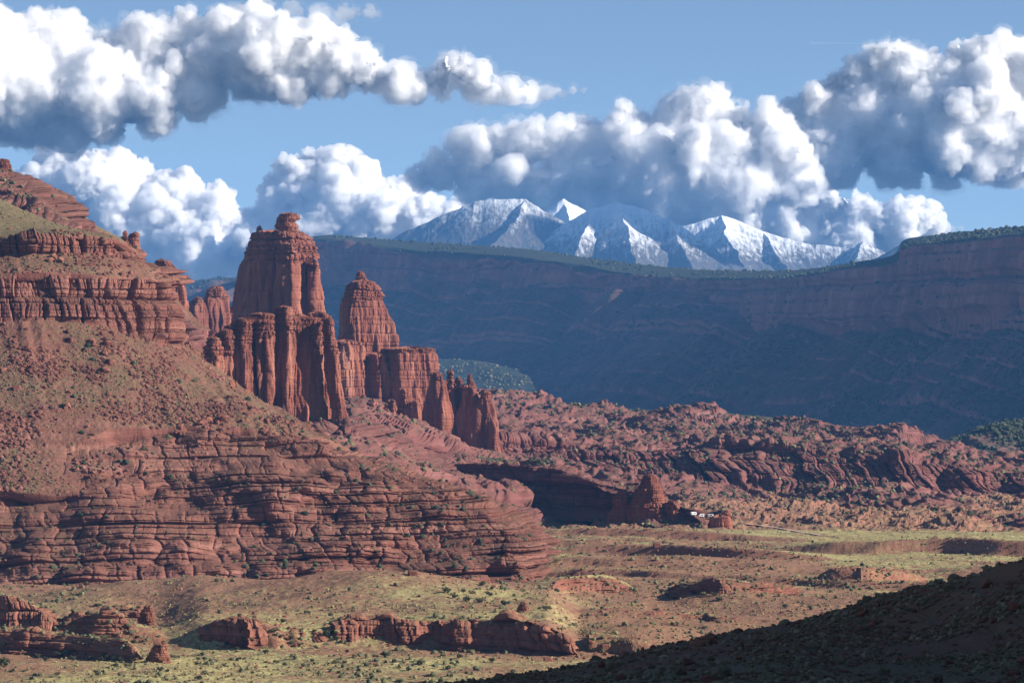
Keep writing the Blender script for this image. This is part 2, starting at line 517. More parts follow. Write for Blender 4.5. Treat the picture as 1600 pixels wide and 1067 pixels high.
# long cliff ridge running out into the valley
loft('cliff_ridge', [
 [(560,800,2950),(680,790,2950),(770,800,2900),(860,812,2840),(950,818,2780),(1010,822,2740),(1060,826,2730),(1120,838,2700),(1150,830,2800)],
 [(560,745,2970),(680,765,2960),(770,790,2910),(860,800,2850),(950,806,2790),(1010,806,2750),(1055,810,2745),(1110,822,2715),(1135,815,2800)],
 [(560,705,3000),(680,722,2975),(770,722,2925),(860,730,2865),(920,750,2810),(985,770,2765),(1040,780,2760),(1085,802,2740),(1105,805,2800)],
 [(560,690,3100),(680,706,3080),(770,714,3040),(860,722,2980),(910,742,2900),(980,764,2840),(1038,776,2820),(1080,800,2790),(1100,804,2820)],
 [(560,720,3400),(680,735,3350),(770,745,3300),(860,760,3200),(910,770,3100),(980,785,3000),(1038,795,2950),(1080,808,2900),(1095,812,2880)]],
 ['T', 'C', 'L', 'G'], n_(560), n_(260), M['bench'], sc=0.9, seed=8)

# ------------------------------------------------------------------ rock towers
def empty(name, loc, label, cat, group=None):
    o = bpy.data.objects.new(name, None)
    o.empty_display_size = 5
    o.location = loc
    COL.objects.link(o)
    return tag(o, label, cat, group, 'thing')

def ring(n, e, ratio, rot):
    t = np.linspace(0, 2 * math.pi, n, endpoint=False)
    c, s_ = np.cos(t), np.sin(t)
    x = np.sign(c) * np.abs(c) ** (2 / e); y = ratio * np.sign(s_) * np.abs(s_) ** (2 / e)
    # even spacing along the outline
    d = np.hypot(np.diff(np.append(x, x[0])), np.diff(np.append(y, y[0])))
    cu = np.concatenate([[0], np.cumsum(d)]); tt = np.linspace(0, cu[-1], n, endpoint=False)
    x = np.interp(tt, cu, np.append(x, x[0])); y = np.interp(tt, cu, np.append(y, y[0]))
    cr, sr = math.cos(rot), math.sin(rot)
    X, Y = x * cr - y * sr, x * sr + y * cr
    k = (X.max() - X.min()) / 2
    return np.stack([X / k, Y / k], -1)

def pillar(name, parent, levels, Y, ratio=0.8, rot=-20, e=4.0, sc=1.0, seed=0, cap=None, flute=1.0, bed=1.0, mat=None, origin=(0, 0, 0), res=1.0, ragged=5):
    """levels (row, left, right) from foot to top; cap = row above which the rock is knobbly and bedded"""
    lv = np.array(levels, float)
    hpx = lv[0, 0] - lv[-1, 0]
    wpx = (lv[:, 2] - lv[:, 1]).mean()
    nv = int(max(24, hpx * 1.25 * res)); nu = int(max(36, wpx * (1 + ratio) * 2 * 1.1 * res))
    py = np.linspace(lv[0, 0], lv[-1, 0], nv)
    l = np.interp(-py, -lv[:, 0], lv[:, 1]); r = np.interp(-py, -lv[:, 0], lv[:, 2])
    k = Y / F
    R0 = ring(nu, e, ratio, R(rot))
    half = (r - l) / 2 * k; mid = ((l + r) / 2 - 800) * k
    z = ZC + (HY - py) * k
    hw = max(half.mean(), 1.0)
    dd = half * 0.35 + hw * 0.65        # depth varies less than the width
    P = np.stack([mid[:, None] + half[:, None] * R0[None, :, 0], Y + dd[:, None] * R0[None, :, 1], np.repeat(z[:, None], nu, 1)], -1)
    N = np.stack([np.repeat(np.gradient(np.append(R0[:, 1], R0[0, 1]))[None, :nu], nv, 0), -np.repeat(np.gradient(np.append(R0[:, 0], R0[0, 0]))[None, :nu], nv, 0), np.zeros((nv, nu))], -1)
    N /= np.maximum(np.linalg.norm(N, axis=-1, keepdims=True), 1e-9)
    if (N[0, :, :2] * R0).sum(-1).mean() < 0: N = -N
    Pf = P.astype(f32)
    x, y, zz = Pf[..., 0], Pf[..., 1], Pf[..., 2]
    Pv = np.stack([x, y, zz * 0.16], -1)
    fl = billow(Pv, 15 * sc, 2, seed + 1) * 13 + billow(Pv, 5.5 * sc, 2, seed + 2) * 5 + fbm3(Pv, 30 * sc, 2, seed + 3) * 4
    s = x + 0.7 * y
    zl = zz + fbm3(Pf, 50 * sc, 2, seed + 4) * 1.5 * sc
    beds = layer(zl, 13 * sc, seed + 5) * 0.8 + layer(zl, 4 * sc, seed + 6) * 0.35 + blocks(s, zl, 5 * sc, 9 * sc, seed + 7) * 0.9
    knob = layer(zl, 10 * sc, seed + 8) * 3.2 + layer(zl, 4.5 * sc, seed + 9) * 1.8 + blocks(s, zl, 7 * sc, 7 * sc, seed + 10) * 3.4 + blocks(s, zl, 3.4 * sc, 3.2 * sc, seed + 11) * 1.6 - 4
    w = 0.0 if cap is None else sm(np.clip((cap + fbm3(Pf, 14 * sc, 2, seed + 12) * 9 - np.repeat(py[:, None], nu, 1)) / 7 + 0.5, 0, 1))
    D = (fl * flute * (1 - 0.55 * w) + beds * bed * (1 - w) + knob * w + fbm3(Pf, 2.2 * sc, 2, seed + 13) * 0.35) * sc
    D = np.maximum(D, -0.75 * half[:, None])
    D = D - np.percentile(D, 55)
    P = P + N * np.asarray(D)[..., None]
    # ragged crest, closed top
    up = np.clip((py[0] - py) / hpx * 4 - 3, 0, 1)[:, None] ** 2
    P[..., 2] -= up * np.abs(steps(fbm2(P[..., 0] / (9 * sc), P[..., 1] / (9 * sc), 3, seed + 14) * 4, 0.25)) * ragged * k
    tz = np.clip((np.arange(nv) - (nv - 6)) / 5, 0, 1) ** 2
    c = np.stack([mid, np.full(nv, Y), z], -1)
    sh = (1 - 0.75 * tz)[:, None, None]
    P = c[:, None, :] + (P - c[:, None, :]) * np.concatenate([sh, sh, np.ones_like(sh)], -1)
    top = P[-1].mean(0)
    V = np.concatenate([P.reshape(-1, 3), np.repeat(top[None], nu, 0)])
    q = grid_quads(nv + 1, nu, True)
    o = build(name, V - np.array(origin), q, mat or M['tower'], {'veg': np.zeros(len(V), f32)}, parent=parent)
    return o

def tower(label, pillars, Y, cat='rock tower', name='rock_tower', seed=0, sc=1.0, **kw):
    b = pillars[0]
    xs = [p['levels'][0][1] for p in pillars] + [p['levels'][0][2] for p in pillars]
    base = W((min(xs) + max(xs)) / 2, pillars[0]['levels'][0][0], Y)
    if len(pillars) == 1:
        p = dict(pillars[0]); p.pop('part', None)
        o = pillar(name, None, Y=Y + p.pop('dY', 0), seed=seed, sc=sc, origin=base, **{**kw, **p})
        o.location = base
        return tag(o, label, cat, None, 'thing')
    root = empty(name, base, label, cat)
    for i, p in enumerate(pillars):
        p = dict(p)
        pillar(p.pop('part', 'pillar'), root, Y=Y + p.pop('dY', 0), seed=seed + 20 * i, sc=p.pop('sc', sc), origin=base, **{**kw, **p})
    return root

# tallest tower, with its balanced head
tower('tallest red rock tower with a knobbly head standing on its flat top', [
 dict(levels=[(720,336,560),(600,352,530),(540,360,520),(490,368,509),(440,379,499),(405,384,497),(385,388,494),(372,393,486),(364,396,476),(359,398,468)], cap=408, part='shaft', rot=-33, ratio=0.75, e=3.4),
 dict(levels=[(560,470,520),(490,474,509),(440,476,500),(415,478,499),(402,482,497)], cap=420, dY=-28, part='buttress', rot=-30),
 dict(levels=[(560,425,472),(480,430,468),(420,432,466),(392,436,464),(378,440,460)], cap=410, dY=-42, part='buttress', rot=-30, flute=0.7),
 dict(levels=[(374,430,474),(362,431,470),(355,430,465),(348,432,462),(342,433,468),(336,436,468),(332,442,462)], cap=400, part='cap_rock', rot=-20, ratio=1.0, e=2.6, flute=0.3, sc=0.55, res=1.4),
 dict(levels=[(366,400,414),(358,401,409),(352,404,407)], cap=400, part='cap_rock', rot=0, ratio=1, e=2.4, flute=0.2, sc=0.4, res=2)], 3800, seed=200, sc=1.0)

# the fin of organ pipe pillars in front
def fp(l, r, top, dY, l2=None, r2=None, **k):
    l2 = l if l2 is None else l2; r2 = r if r2 is None else r2
    return dict(levels=[(740, l2 - 2, r2 + 2), (640, l - 1, r + 1), (top + 50, l, r), (top + 22, l + 1, r), (top + 10, l, r - 1), (top + 4, l + 2, r - 2), (top, l + 4, r - 5)], cap=top + k.pop('ch', 40), dY=dY, **k)
tower('dark red fin of close set fluted pillars before the tallest tower', [
 dict(levels=[(740,316,540),(640,326,524),(560,330,516),(530,334,514),(512,352,512),(498,380,510),(494,396,506)], cap=540, dY=-9, rot=16, ratio=0.08, part='wall', e=6, ragged=5),
 fp(321, 346, 525, -30), fp(342, 368, 513, -24), fp(364, 395, 496, -20, ratio=0.8), fp(392, 429, 488, -14, ratio=0.7),
 fp(429, 460, 477, -10, ratio=0.8), fp(457, 478, 490, 0, ratio=1.0),
 dict(levels=[(740,474,552),(700,478,549),(640,482,539),(590,479,530),(540,476,524),(505,476,520),(494,477,517),(487,480,510)], cap=540, dY=10, rot=-16, ratio=0.5, ragged=3),
 dict(levels=[(740,516,558),(700,519,550),(640,516,541),(570,509,530),(520,503,525),(496,505,520)], cap=552, dY=-9, rot=-38, ratio=0.7, flute=0.6, bed=1.5)], 2900, seed=300, sc=0.55, rot=-32, ratio=0.85, res=1.25, ragged=2, cat='rock fin', name='rock_fin')

# second tower on its banded base
tower('banded red tower with a small round knob rising from a square stepped base', [
 dict(levels=[(640,518,640),(560,522,624),(531,526,618),(500,531,611),(468,536,599),(450,540,595),(442,546,590),(437,552,584)], cap=470, part='shaft', rot=-58, ratio=1.7, e=4.5),
 dict(levels=[(442,554,574),(434,556,572),(428,558,570),(423,561,567)], cap=600, part='cap_rock', rot=0, ratio=1, e=2.4, flute=0.2, sc=0.4, res=2),
 dict(levels=[(690,500,585),(640,508,578),(580,514,574),(545,518,570),(530,522,560)], cap=540, dY=-40, part='buttress', rot=-50, ratio=1.3),
 dict(levels=[(700,585,700),(660,588,692),(600,590,683),(556,594,681),(546,598,678),(541,606,672)], cap=552, dY=-20, part='buttress', rot=-52, ratio=1.2, bed=1.6),
 dict(levels=[(690,560,640),(640,563,626),(580,566,616),(550,570,610)], cap=560, dY=-30, part='buttress', rot=-42, ratio=1.0, bed=1.4),
 dict(levels=[(720,525,600),(680,530,590),(655,535,580),(645,545,570)], cap=690, dY=-110, part='buttress', rot=-40, bed=1.4)], 3700, seed=400, sc=0.95, bed=1.5, flute=0.8)

# low dark fins at the foot of the second tower
tower('low row of dark blunt pillars below the banded tower', [
 dict(levels=[(720,560,600),(650,572,592),(630,576,588),(622,579,585)], cap=640),
 dict(levels=[(720,590,640),(660,596,630),(640,600,622),(622,606,616)], cap=640, dY=6),
 dict(levels=[(720,615,652),(660,620,646),(625,622,640),(606,625,634)], cap=640, dY=12),
 dict(levels=[(720,635,668),(670,640,662),(640,643,656),(625,646,652)], cap=640, dY=4)], 3450, seed=500, sc=0.6, rot=-20, cat='rock fin', name='rock_fin')

tower('dark fin with a thin leaning pinnacle on its crest, right of the banded tower', [
 dict(levels=[(720,655,704),(660,661,701),(620,664,699),(596,668,697),(584,672,692),(579,678,687)], cap=600),
 dict(levels=[(720,690,722),(650,693,718),(600,696,713),(582,699,709),(576,702,706)], cap=610, dY=14),
 dict(levels=[(720,706,728),(640,708,726),(600,711,722),(588,714,719)], cap=610, dY=20),
 dict(levels=[(720,712,775),(660,715,760),(620,718,752),(604,720,744),(600,722,740)], cap=606, dY=10),
 dict(levels=[(608,726,746),(600,728,743),(595,730,739),(589,731,737),(584,733,736)], cap=600, part='pinnacle', dY=8, ratio=1, e=2.4, sc=0.3, flute=0.3, res=2),
 dict(levels=[(720,740,792),(690,742,783),(650,744,772),(625,747,767),(614,752,763),(608,755,758)], cap=625, dY=0)], 3500, seed=600, sc=0.65, rot=-20, ratio=0.8, cat='rock fin', name='rock_fin')

tower('hazy jagged fin left of the tallest tower', [
 dict(levels=[(560,285,330),(500,290,326),(480,296,322),(468,302,318),(462,306,314)], cap=475),
 dict(levels=[(560,312,362),(500,318,358),(470,322,354),(452,328,350),(446,334,346)], cap=465, dY=10),
 dict(levels=[(560,352,380),(510,356,376),(485,360,372),(472,364,368)], cap=485, dY=20)], 4300, seed=700, sc=0.9, rot=-22, cat='rock fin', name='rock_fin')
tower('blocky reddish fin peeking over the right end of the hillside cliff', [
 dict(levels=[(560,225,300),(470,232,290),(440,238,283),(420,240,275),(409,242,268),(404,246,258)], cap=430),
 dict(levels=[(560,250,300),(480,255,294),(450,262,288),(432,266,282),(428,270,276)], cap=440, dY=-10)], 3350, seed=750, sc=0.8, rot=-40, cat='rock fin', name='rock_fin')
tower('small flat topped twin stub on the skyline behind the hillside', [
 dict(levels=[(440,184,222),(400,188,219),(375,190,218),(366,204,218),(362,206,216)], cap=380),
 dict(levels=[(400,188,206),(372,190,203),(364,193,199),(360,195,197)], cap=385, dY=-4)], 3300, seed=780, sc=0.5, rot=-20)
tower('small square rock block on the highest corner of the far ridge', [
 dict(levels=[(275,-16,20),(262,-12,16),(252,-12,15),(248,-10,13)], cap=280)], 3150, seed=790, sc=0.35, rot=-15, flute=0.4, res=2)

# towers at the end of the cliff ridge
tower('stubby rounded tower at the outer end of the cliff ridge', [
 dict(levels=[(840,968,1062),(800,978,1050),(770,990,1036),(752,1000,1028),(744,1006,1022),(740,1010,1018)], cap=800, rot=-30),
 dict(levels=[(845,1025,1082),(810,1032,1072),(790,1038,1064),(780,1044,1056)], cap=820, dY=-8, rot=-35),
 dict(levels=[(840,948,1000),(800,955,990),(772,962,982),(764,968,976)], cap=800, dY=6)], 2760, seed=800, sc=0.5, bed=1.6)
tower('small dark rectangular tower with a hat stone at the tip of the cliff ridge', [
 dict(levels=[(850,1100,1154),(838,1104,1149),(820,1108,1146),(806,1112,1143),(803,1114,1142)], cap=600, part='shaft', bed=2.0, flute=0.5),
 dict(levels=[(806,1128,1144),(801,1127,1142),(798,1130,1140),(796,1132,1138)], cap=900, part='cap_rock', ratio=1, e=2.5, sc=0.2, flute=0.3, res=2)], 2700, seed=830, sc=0.4, rot=-20)
loft('slickrock_dome', [
 [(255,600,2850),(300,600,2850),(335,600,2850),(360,600,2900)], [(255,540,2900),(295,540,2900),(325,556,2900),(345,580,2930)],
 [(255,505,2960),(288,504,2960),(310,516,2960),(328,545,2970)], [(255,510,3060),(290,508,3060),(312,520,3060),(330,550,3050)]], ['L', 'L', 'G'], 160, 130, M['bench'], sc=0.8, seed=9)

# ------------------------------------------------------------------ the dark foreground hill
loft('foreground_hill', [
 [(-3000,1700,12),(800,1700,12),(2500,1700,12),(4500,1700,12)],
 [(-900,1160,120),(300,1160,120),(800,1150,120),(1200,1150,120),(1700,1140,120),(2900,1050,120),(5000,500,120)],
 [(-300,1110,270),(300,1095,270),(800,1078,270),(1200,1067,270),(1700,1060,270),(2200,700,270),(2900,50,270),(4200,-900,270)],
 [(-300,1110,310),(300,1096,310),(720,1076,310),(1120,1030,310),(1640,990,310),(2200,620,310),(2900,0,310),(4200,-900,310)],
 [(-300,1105,345),(300,1094,345),(640,1073,345),(740,1064,345),(900,1040,345),(1060,1003,345),(1160,986,345),(1280,960,345),(1360,934,345),(1450,912,345),(1550,899,345),(1640,882,345),(2200,500,345),(2900,-50,345),(4200,-900,345)],
 [(-300,1108,380),(300,1098,380),(740,1075,380),(900,1052,375),(1060,1015,375),(1280,965,375),(1450,920,380),(1640,892,385),(2200,450,400),(2900,-80,420),(4200,-800,420)],
 [(-300,1200,440),(300,1195,440),(740,1190,440),(1060,1150,440),(1450,1060,450),(1640,980,460),(2200,560,480),(2900,0,500),(4200,-500,500)],
 [(-300,1260,600),(300,1260,600),(740,1250,600),(1060,1240,600),(1450,1150,600),(1640,1100,600),(2200,700,620),(2900,200,640),(4200,100,640)]],
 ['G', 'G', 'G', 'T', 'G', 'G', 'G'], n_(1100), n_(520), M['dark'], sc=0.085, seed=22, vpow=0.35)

# ------------------------------------------------------------------ valley floor
def bump(X, Y, px, Yc, h, rx, ry, pw=1.0):
    xc = (px - 800) * Yc / F
    return h * np.exp(-(((X - xc) / rx) ** 2 + ((Y - Yc) / ry) ** 2) ** pw)

def valley_h(X, Y):
    px = 800 + X * F / Y
    z = np.zeros_like(X)
    # the terrace behind the near ridges, sinking again toward the hill
    ed = 1645 + 14 * fbm2(X / 60, Y / 60, 2, 31)
    terr = sm(np.clip((Y - ed) / 18, 0, 1)) * (1 - sm(np.clip((Y - 1800) / 260, 0, 1)))
    z += 7.5 * terr * sm(np.clip((px - 240) / 90, 0, 1)) * (1 - sm(np.clip((px - 850) / 60, 0, 1)))
    z += bump(X, Y, 610, 1880, 11, 55, 70)
    z += bump(X, Y, 250, 1930, 8, 60, 60)
    z += bump(X, Y, 30, 1700, 9, 22, 25)
    z += bump(X, Y, 165, 1690, 7, 25, 25)
    z += bump(X, Y, 1010, 1810, 4, 40, 14)
    z += bump(X, Y, 980, 1700, 6, 30, 40)
    z += bump(X, Y, 1140, 1960, 6, 30, 20)
    # gullied grass terraces on the right, falling away in steps toward the viewer
    a = Y + 0.42 * (X - 150) + 60 * fbm2(X / 190, Y / 190, 4, 41)
    for y0, hh, wd in ((2010, 3.5, 7), (2105, 3.0, 7), (2200, 5.5, 9), (2300, 6.5, 9), (2400, 6.5, 11), (2500, 4.0, 10), (2720, 1.5, 12), (2860, 1.5, 12)):
        st = sm(np.clip((a - y0) / wd, 0, 1)) * (1 - sm(np.clip((a - y0 - wd) / 80, 0, 1)))
        z += hh * st * sm(np.clip((px - 800) / 120, 0, 1)) * np.clip(2.4 * vn2(X / 110 + y0, Y / 200, 43) - 0.5, 0, 1.4)
    z += fbm2(X / 90, Y / 90, 4, 45) * (3.0 + 3.0 * (1 - sm(np.clip((Y - 2100) / 200, 0, 1))) * sm(np.clip((Y - 1650) / 60, 0, 1)))
    z += fbm2(X / 14, Y / 14, 3, 46) * 0.9
    z += fbm2(X / 3, Y / 3, 2, 47) * 0.35
    far = sm(np.clip((Y - 2640) / 150, 0, 1))
    z += far * d_knob(np.stack([X, Y, X], -1), 0.55, 64)
    return z - 1.0 - 9 * sm(np.clip((Y - 3000) / 300, 0, 1))

nvx, nvy = n_(1150), n_(800)
pyv = np.linspace(1085, 745, nvy)
Yv = ZC * F / (pyv - HY)
pxv = np.linspace(-160, 1760, nvx)
VX = (pxv[None, :] - 800) * Yv[:, None] / F
VY = np.repeat(Yv[:, None], nvx, 1)
VZ = valley_h(VX, VY)
VP = np.stack([VX, VY, VZ], -1)
VPX = 800 + VX * F / VY
cover = 0.30 + 0.85 * fbm2(VX / 120, VY / 170, 4, 61) + 0.25 * fbm2(VX / 25, VY / 40, 3, 62)
cover -= 0.14 * sm(np.clip((VY - 1660) / 60, 0, 1)) * (1 - sm(np.clip((VY - 2150) / 200, 0, 1)))
cover += 0.55 * (1 - sm(np.clip((VY - 1570) / 60, 0, 1)))                       # the near meadow
cover += 0.35 * sm(np.clip((VPX - 900) / 150, 0, 1)) * sm(np.clip((VY - 2150) / 200, 0, 1)) * (1 - sm(np.clip((VY - 2780) / 120, 0, 1)))
cover = cover * (1 - 0.85 * sm(np.clip((VY - 2640) / 120, 0, 1)))
dzx = np.abs(np.gradient(VZ, axis=0) / np.gradient(VY, axis=0))
cover = cover + np.where((VPX > 840) & (VY > 2000) & (VY < 2700), 0.35 - 4.0 * np.clip(dzx - 0.03, 0, 0.25), 0)
cover = np.clip(cover, 0.02, 0.8).astype(f32)
valley = build('valley_floor', VP, grid_quads(nvy, nvx), M['valley'], {'veg': cover})
tag(valley, kind='structure')
SURF['valley_floor'] = (VP, normals(VP), {})

# ------------------------------------------------------------------ near ridges on the valley floor
def ridge(name, crest, foot, Yf, face=10, back=45, nu=400, nv=110, sc=0.45, seed=0, lab=None, cat=None, mat=None, sty='C', kind='structure', drop=10):
    """a low scarp: crest and foot rows against px; the face is toward the viewer"""
    pxs = sorted(set([c[0] for c in crest] + [c[0] for c in foot]))
    ci = np.interp(pxs, [c[0] for c in crest], [c[1] for c in crest]); fi = np.interp(pxs, [c[0] for c in foot], [c[1] for c in foot])
    Yc = np.arange(1430., 3000., 3.0)
    Y = []
    for p, f in zip(pxs, fi):
        pyc = HY + (ZC - valley_h((p - 800) * Yc / F, Yc)) * F / Yc
        hit = np.nonzero(pyc <= f)[0]
        Y.append(Yc[hit[0]] if len(hit) else 2900.)
    Y = np.convolve(np.pad(Y, 1, mode='edge'), (.25, .5, .25), 'valid')
    r0 = [(p, f + 45, y - 6) for p, f, y in zip(pxs, fi, Y)]
    r1 = [(p, f, y) for p, f, y in zip(pxs, fi, Y)]
    r2 = [(p, f + (c - f) * 0.75, y + face * 0.6) for p, c, f, y in zip(pxs, ci, fi, Y)]
    r3 = [(p, c + 1.5, y + face) for p, c, y in zip(pxs, ci, Y)]
    r4 = [(p, c, y + face + 10) for p, c, y in zip(pxs, ci, Y)]
    rb = [(p, c + drop, y + face + back) for p, c, y in zip(pxs, ci, Y)]
    rc = [(p, f + 14, y + face + back * 1.6) for p, f, y in zip(pxs, fi, Y)]
    return loft(name, [r0, r1, r2, r3, r4, rb, rc], ['G', sty, sty, 'L', 'G', 'G'], nu, nv, mat or M['near'], sc=sc, seed=seed, kind=kind, label=lab, cat=cat, amp=0.8)
M['near'] = ground_mat('near red rock', (.25, .10, .068), (.19, .074, .052), (.33, .155, .108), (.22, .11, .068), (.34, .29, .125), (.17, .155, .07), size=0.6)
ridge('scarp', [(255,1004),(300,984),(345,966),(385,961),(405,972),(430,985),(470,990),(505,980),(530,966),(600,963),(700,966),(800,966),(850,974),(885,990),(905,1012)],
      [(255,1003),(330,1010),(400,1017),(430,1012),(500,1004),(530,1004),(620,1012),(720,1017),(820,1021),(905,1028)], None, seed=11, nu=620, nv=150)
ridge('scarp', [(360,985),(395,968),(440,974),(480,976),(515,970),(545,985)], [(360,1008),(430,1014),(500,1010),(545,1008)], None, seed=31, nu=260, nv=110, sty='T', face=22, sc=0.5)
ridge('scarp', [(100,1000),(150,978),(200,972),(250,985),(285,1003)], [(100,1004),(200,1006),(285,1008)], None, seed=32, nu=220, nv=90, sty='T', face=18, back=40, sc=0.5)
ridge('scarp', [(-80,980),(0,981),(60,985),(110,989),(150,993),(190,996),(208,1006),(220,1024)], [(-80,1019),(60,1026),(150,1032),(220,1036)], None, seed=12, nu=360, nv=150, sty='L')
ridge('scarp', [(-80,925),(-20,926),(20,929),(45,938),(70,952),(100,974)], [(-80,976),(0,982),(60,988),(100,992)], None, seed=13, nu=240, nv=130, sty='C', back=30)
ridge('scarp', [(75,992),(95,965),(120,958),(150,956),(180,957),(200,966),(222,990)], [(75,992),(150,1001),(222,1006)], None, seed=14, nu=220, nv=120, sty='L', back=25)
ridge('scarp', [(165,950),(180,943),(205,944),(225,950),(240,964)], [(165,962),(205,966),(240,968)], None, seed=15, nu=120, nv=70, sty='L', back=20, sc=0.35)
ridge('scarp', [(905,958),(940,951),(1000,952),(1060,955),(1110,958),(1150,968)], [(905,966),(1000,966),(1100,968),(1150,972)], None, seed=16, nu=300, nv=70, sty='L', back=40, sc=0.35)
ridge('scarp', [(1030,925),(1060,912),(1110,903),(1150,907),(1200,914),(1250,922)], [(1030,930),(1120,928),(1250,930)], None, seed=17, nu=300, nv=80, sty='L', back=60, sc=0.5)
ridge('scarp', [(860,916),(880,902),(920,898),(950,899),(975,908),(990,918)], [(860,922),(920,925),(990,924)], None, seed=18, nu=200, nv=80, sty='L', back=30, sc=0.5)
ridge('scarp', [(920,985),(960,990),(1000,1000),(1050,1018)], [(920,1018),(980,1024),(1050,1028)], None, seed=19, nu=200, nv=90, sty='T', back=40, sc=0.4)
ridge('scarp', [(1270,905),(1300,888),(1340,884),(1400,890),(1450,902)], [(1270,910),(1350,908),(1450,908)], None, seed=21, nu=240, nv=70, sty='T', back=70, sc=0.5)
tower('small lumpy red rock shaped like a seated figure on the near grass', [
 dict(levels=[(1042,222,272),(1034,226,268),(1024,230,264),(1014,236,262),(1006,243,260),(1003,247,257)], cap=1200, rot=-25, e=2.6, ratio=0.9)], 1565, seed=850, sc=0.22, flute=0.5, res=2.2, cat='rock', name='boulder', mat=M['near'])
tower('knobbly little rock stack on the end of the low mound', [
 dict(levels=[(976,212,246),(968,215,242),(958,219,240),(950,224,238),(945,228,236)], cap=1200, rot=-25, e=2.6, ratio=0.9)], 1760, seed=855, sc=0.22, flute=0.5, res=2.2, cat='rock', name='boulder', mat=M['near'])
tower('lone dark red rock standing on top of the long shadowed scarp', [
 dict(levels=[(966,804,832),(956,807,829),(948,809,826),(943,812,823),(940,815,820)], cap=1200, rot=-25, e=2.6, ratio=0.9)], 1720, seed=860, sc=0.2, flute=0.5, res=2.2, cat='rock', name='boulder', mat=M['near'])

desert = build('desert_ground', np.array([(-4900, -150, -170), (4900, -150, -170), (4900, 26400, -170), (-4900, 26400, -170)]), np.array([(0, 1, 2, 3)]), M['valley'], {'veg': np.full(4, .4)})
tag(desert, kind='structure')

# ------------------------------------------------------------------ mountains
def mount(name, ridges, slope, box, nu, nv, mat, seed, amp=30, pw=0.92):
    (p0, p1, Y0, Y1) = box
    Y0, Y1 = Y0 * KF, Y1 * KF
    ridges = [[(a, b, c * KF) for a, b, c in rd] for rd in ridges]
    amp = amp * KF
    px = np.linspace(p0, p1, nu)
    Yg = np.linspace(Y0, Y1, nv)
    X = (px[None, :] - 800) * Yg[:, None] / F
    Y = np.repeat(Yg[:, None], nu, 1)
    wx = X + 34 * fbm2(X / 170 / KF, Y / 170 / KF, 3, seed + 3)
    wy = Y + 34 * fbm2(X / 170 / KF + 50, Y / 170 / KF, 3, seed + 4)
    H = np.full(X.shape, -1e9)
    for rd in ridges:
        Q = [np.array(W(*p)) for p in rd]
        for a, b in zip(Q[:-1], Q[1:]):
            ab = b[:2] - a[:2]
            t = np.clip(((wx - a[0]) * ab[0] + (wy - a[1]) * ab[1]) / (ab @ ab), 0, 1)
            d = np.hypot(wx - a[0] - t * ab[0], wy - a[1] - t * ab[1])
            H = np.maximum(H, a[2] + t * (b[2] - a[2]) - slope * 1.6 * KF ** (1 - pw) * d ** pw)
    far = np.clip((H.max() - H) / 250 / KF, 0, 1)
    H = H + (ridged2(X / 130 / KF, Y / 210 / KF, 5, seed) - 0.62) * amp * 0.95 * (0.25 + far) + (ridged2(X / 45 / KF, Y / 90 / KF, 3, seed + 9) - 0.6) * amp * 0.35
    H = np.maximum(H, -50)
    P = np.stack([X, Y, H], -1)
    return tag(build(name, P, grid_quads(nv, nu), mat, {'veg': np.zeros(X.shape, f32)}, smooth=False), kind='structure')

def snow_mat(name, line, soft, lo=0.72, hi=0.9, snow=(.70, .73, .77)):
    m, nt, out = new_mat(name)
    T = NT(nt)
    geo = T.n('ShaderNodeNewGeometry'); pos = geo.outputs['Position']
    sep = T.n('ShaderNodeSeparateXYZ'); T.link(pos, sep.inputs[0])
    nsep = T.n('ShaderNodeSeparateXYZ'); T.link(geo.outputs['True Normal'], nsep.inputs[0])
    alt = T.ramp(sep.outputs['Z'], 130 + (line - 130 - soft) * KF, 130 + (line - 130 + soft) * KF)
    n1 = T.noise(pos, 0.02, 6, 0.75)
    n2 = T.noise(pos, 1.0, 5, 0.7, (0.05, 0.008, 0.006))
    v = T.math('ADD', T.math('MULTIPLY', alt, 0.6), T.math('ADD', T.math('MULTIPLY', n1, 0.55), T.math('MULTIPLY', n2, 0.55)))
    sn = T.ramp(v, lo, hi)
    rockc = T.mix(T.ramp(n1, 0.4, 0.6), (.10, .085, .075), (.045, .05, .045))
    c = T.mix(sn, rockc, snow)
    bs = T.n('ShaderNodeBsdfPrincipled'); bs.inputs['Roughness'].default_value = 0.9; bs.inputs['Specular IOR Level'].default_value = 0.1
    T.link(c, bs.inputs['Base Color'])
    bp = T.n('ShaderNodeBump'); bp.inputs['Strength'].default_value = 0.5; bp.inputs['Distance'].default_value = 12
    T.link(T.noise(pos, 0.03, 4, 0.7), bp.inputs['Height']); T.link(bp.outputs[0], bs.inputs['Normal'])
    T.link(bs.outputs[0], out.inputs['Surface'])
    return m
M['snowA'] = snow_mat('thin snow', 690, 170, 0.70, 0.98, (.66, .69, .73))
M['snowB'] = snow_mat('deep snow', 540, 190, 0.76, 1.0, (.80, .83, .87))
M['snowW'] = snow_mat('white snow', 300, 200)
M['forest'] = snow_mat('high forest', 900, 200)

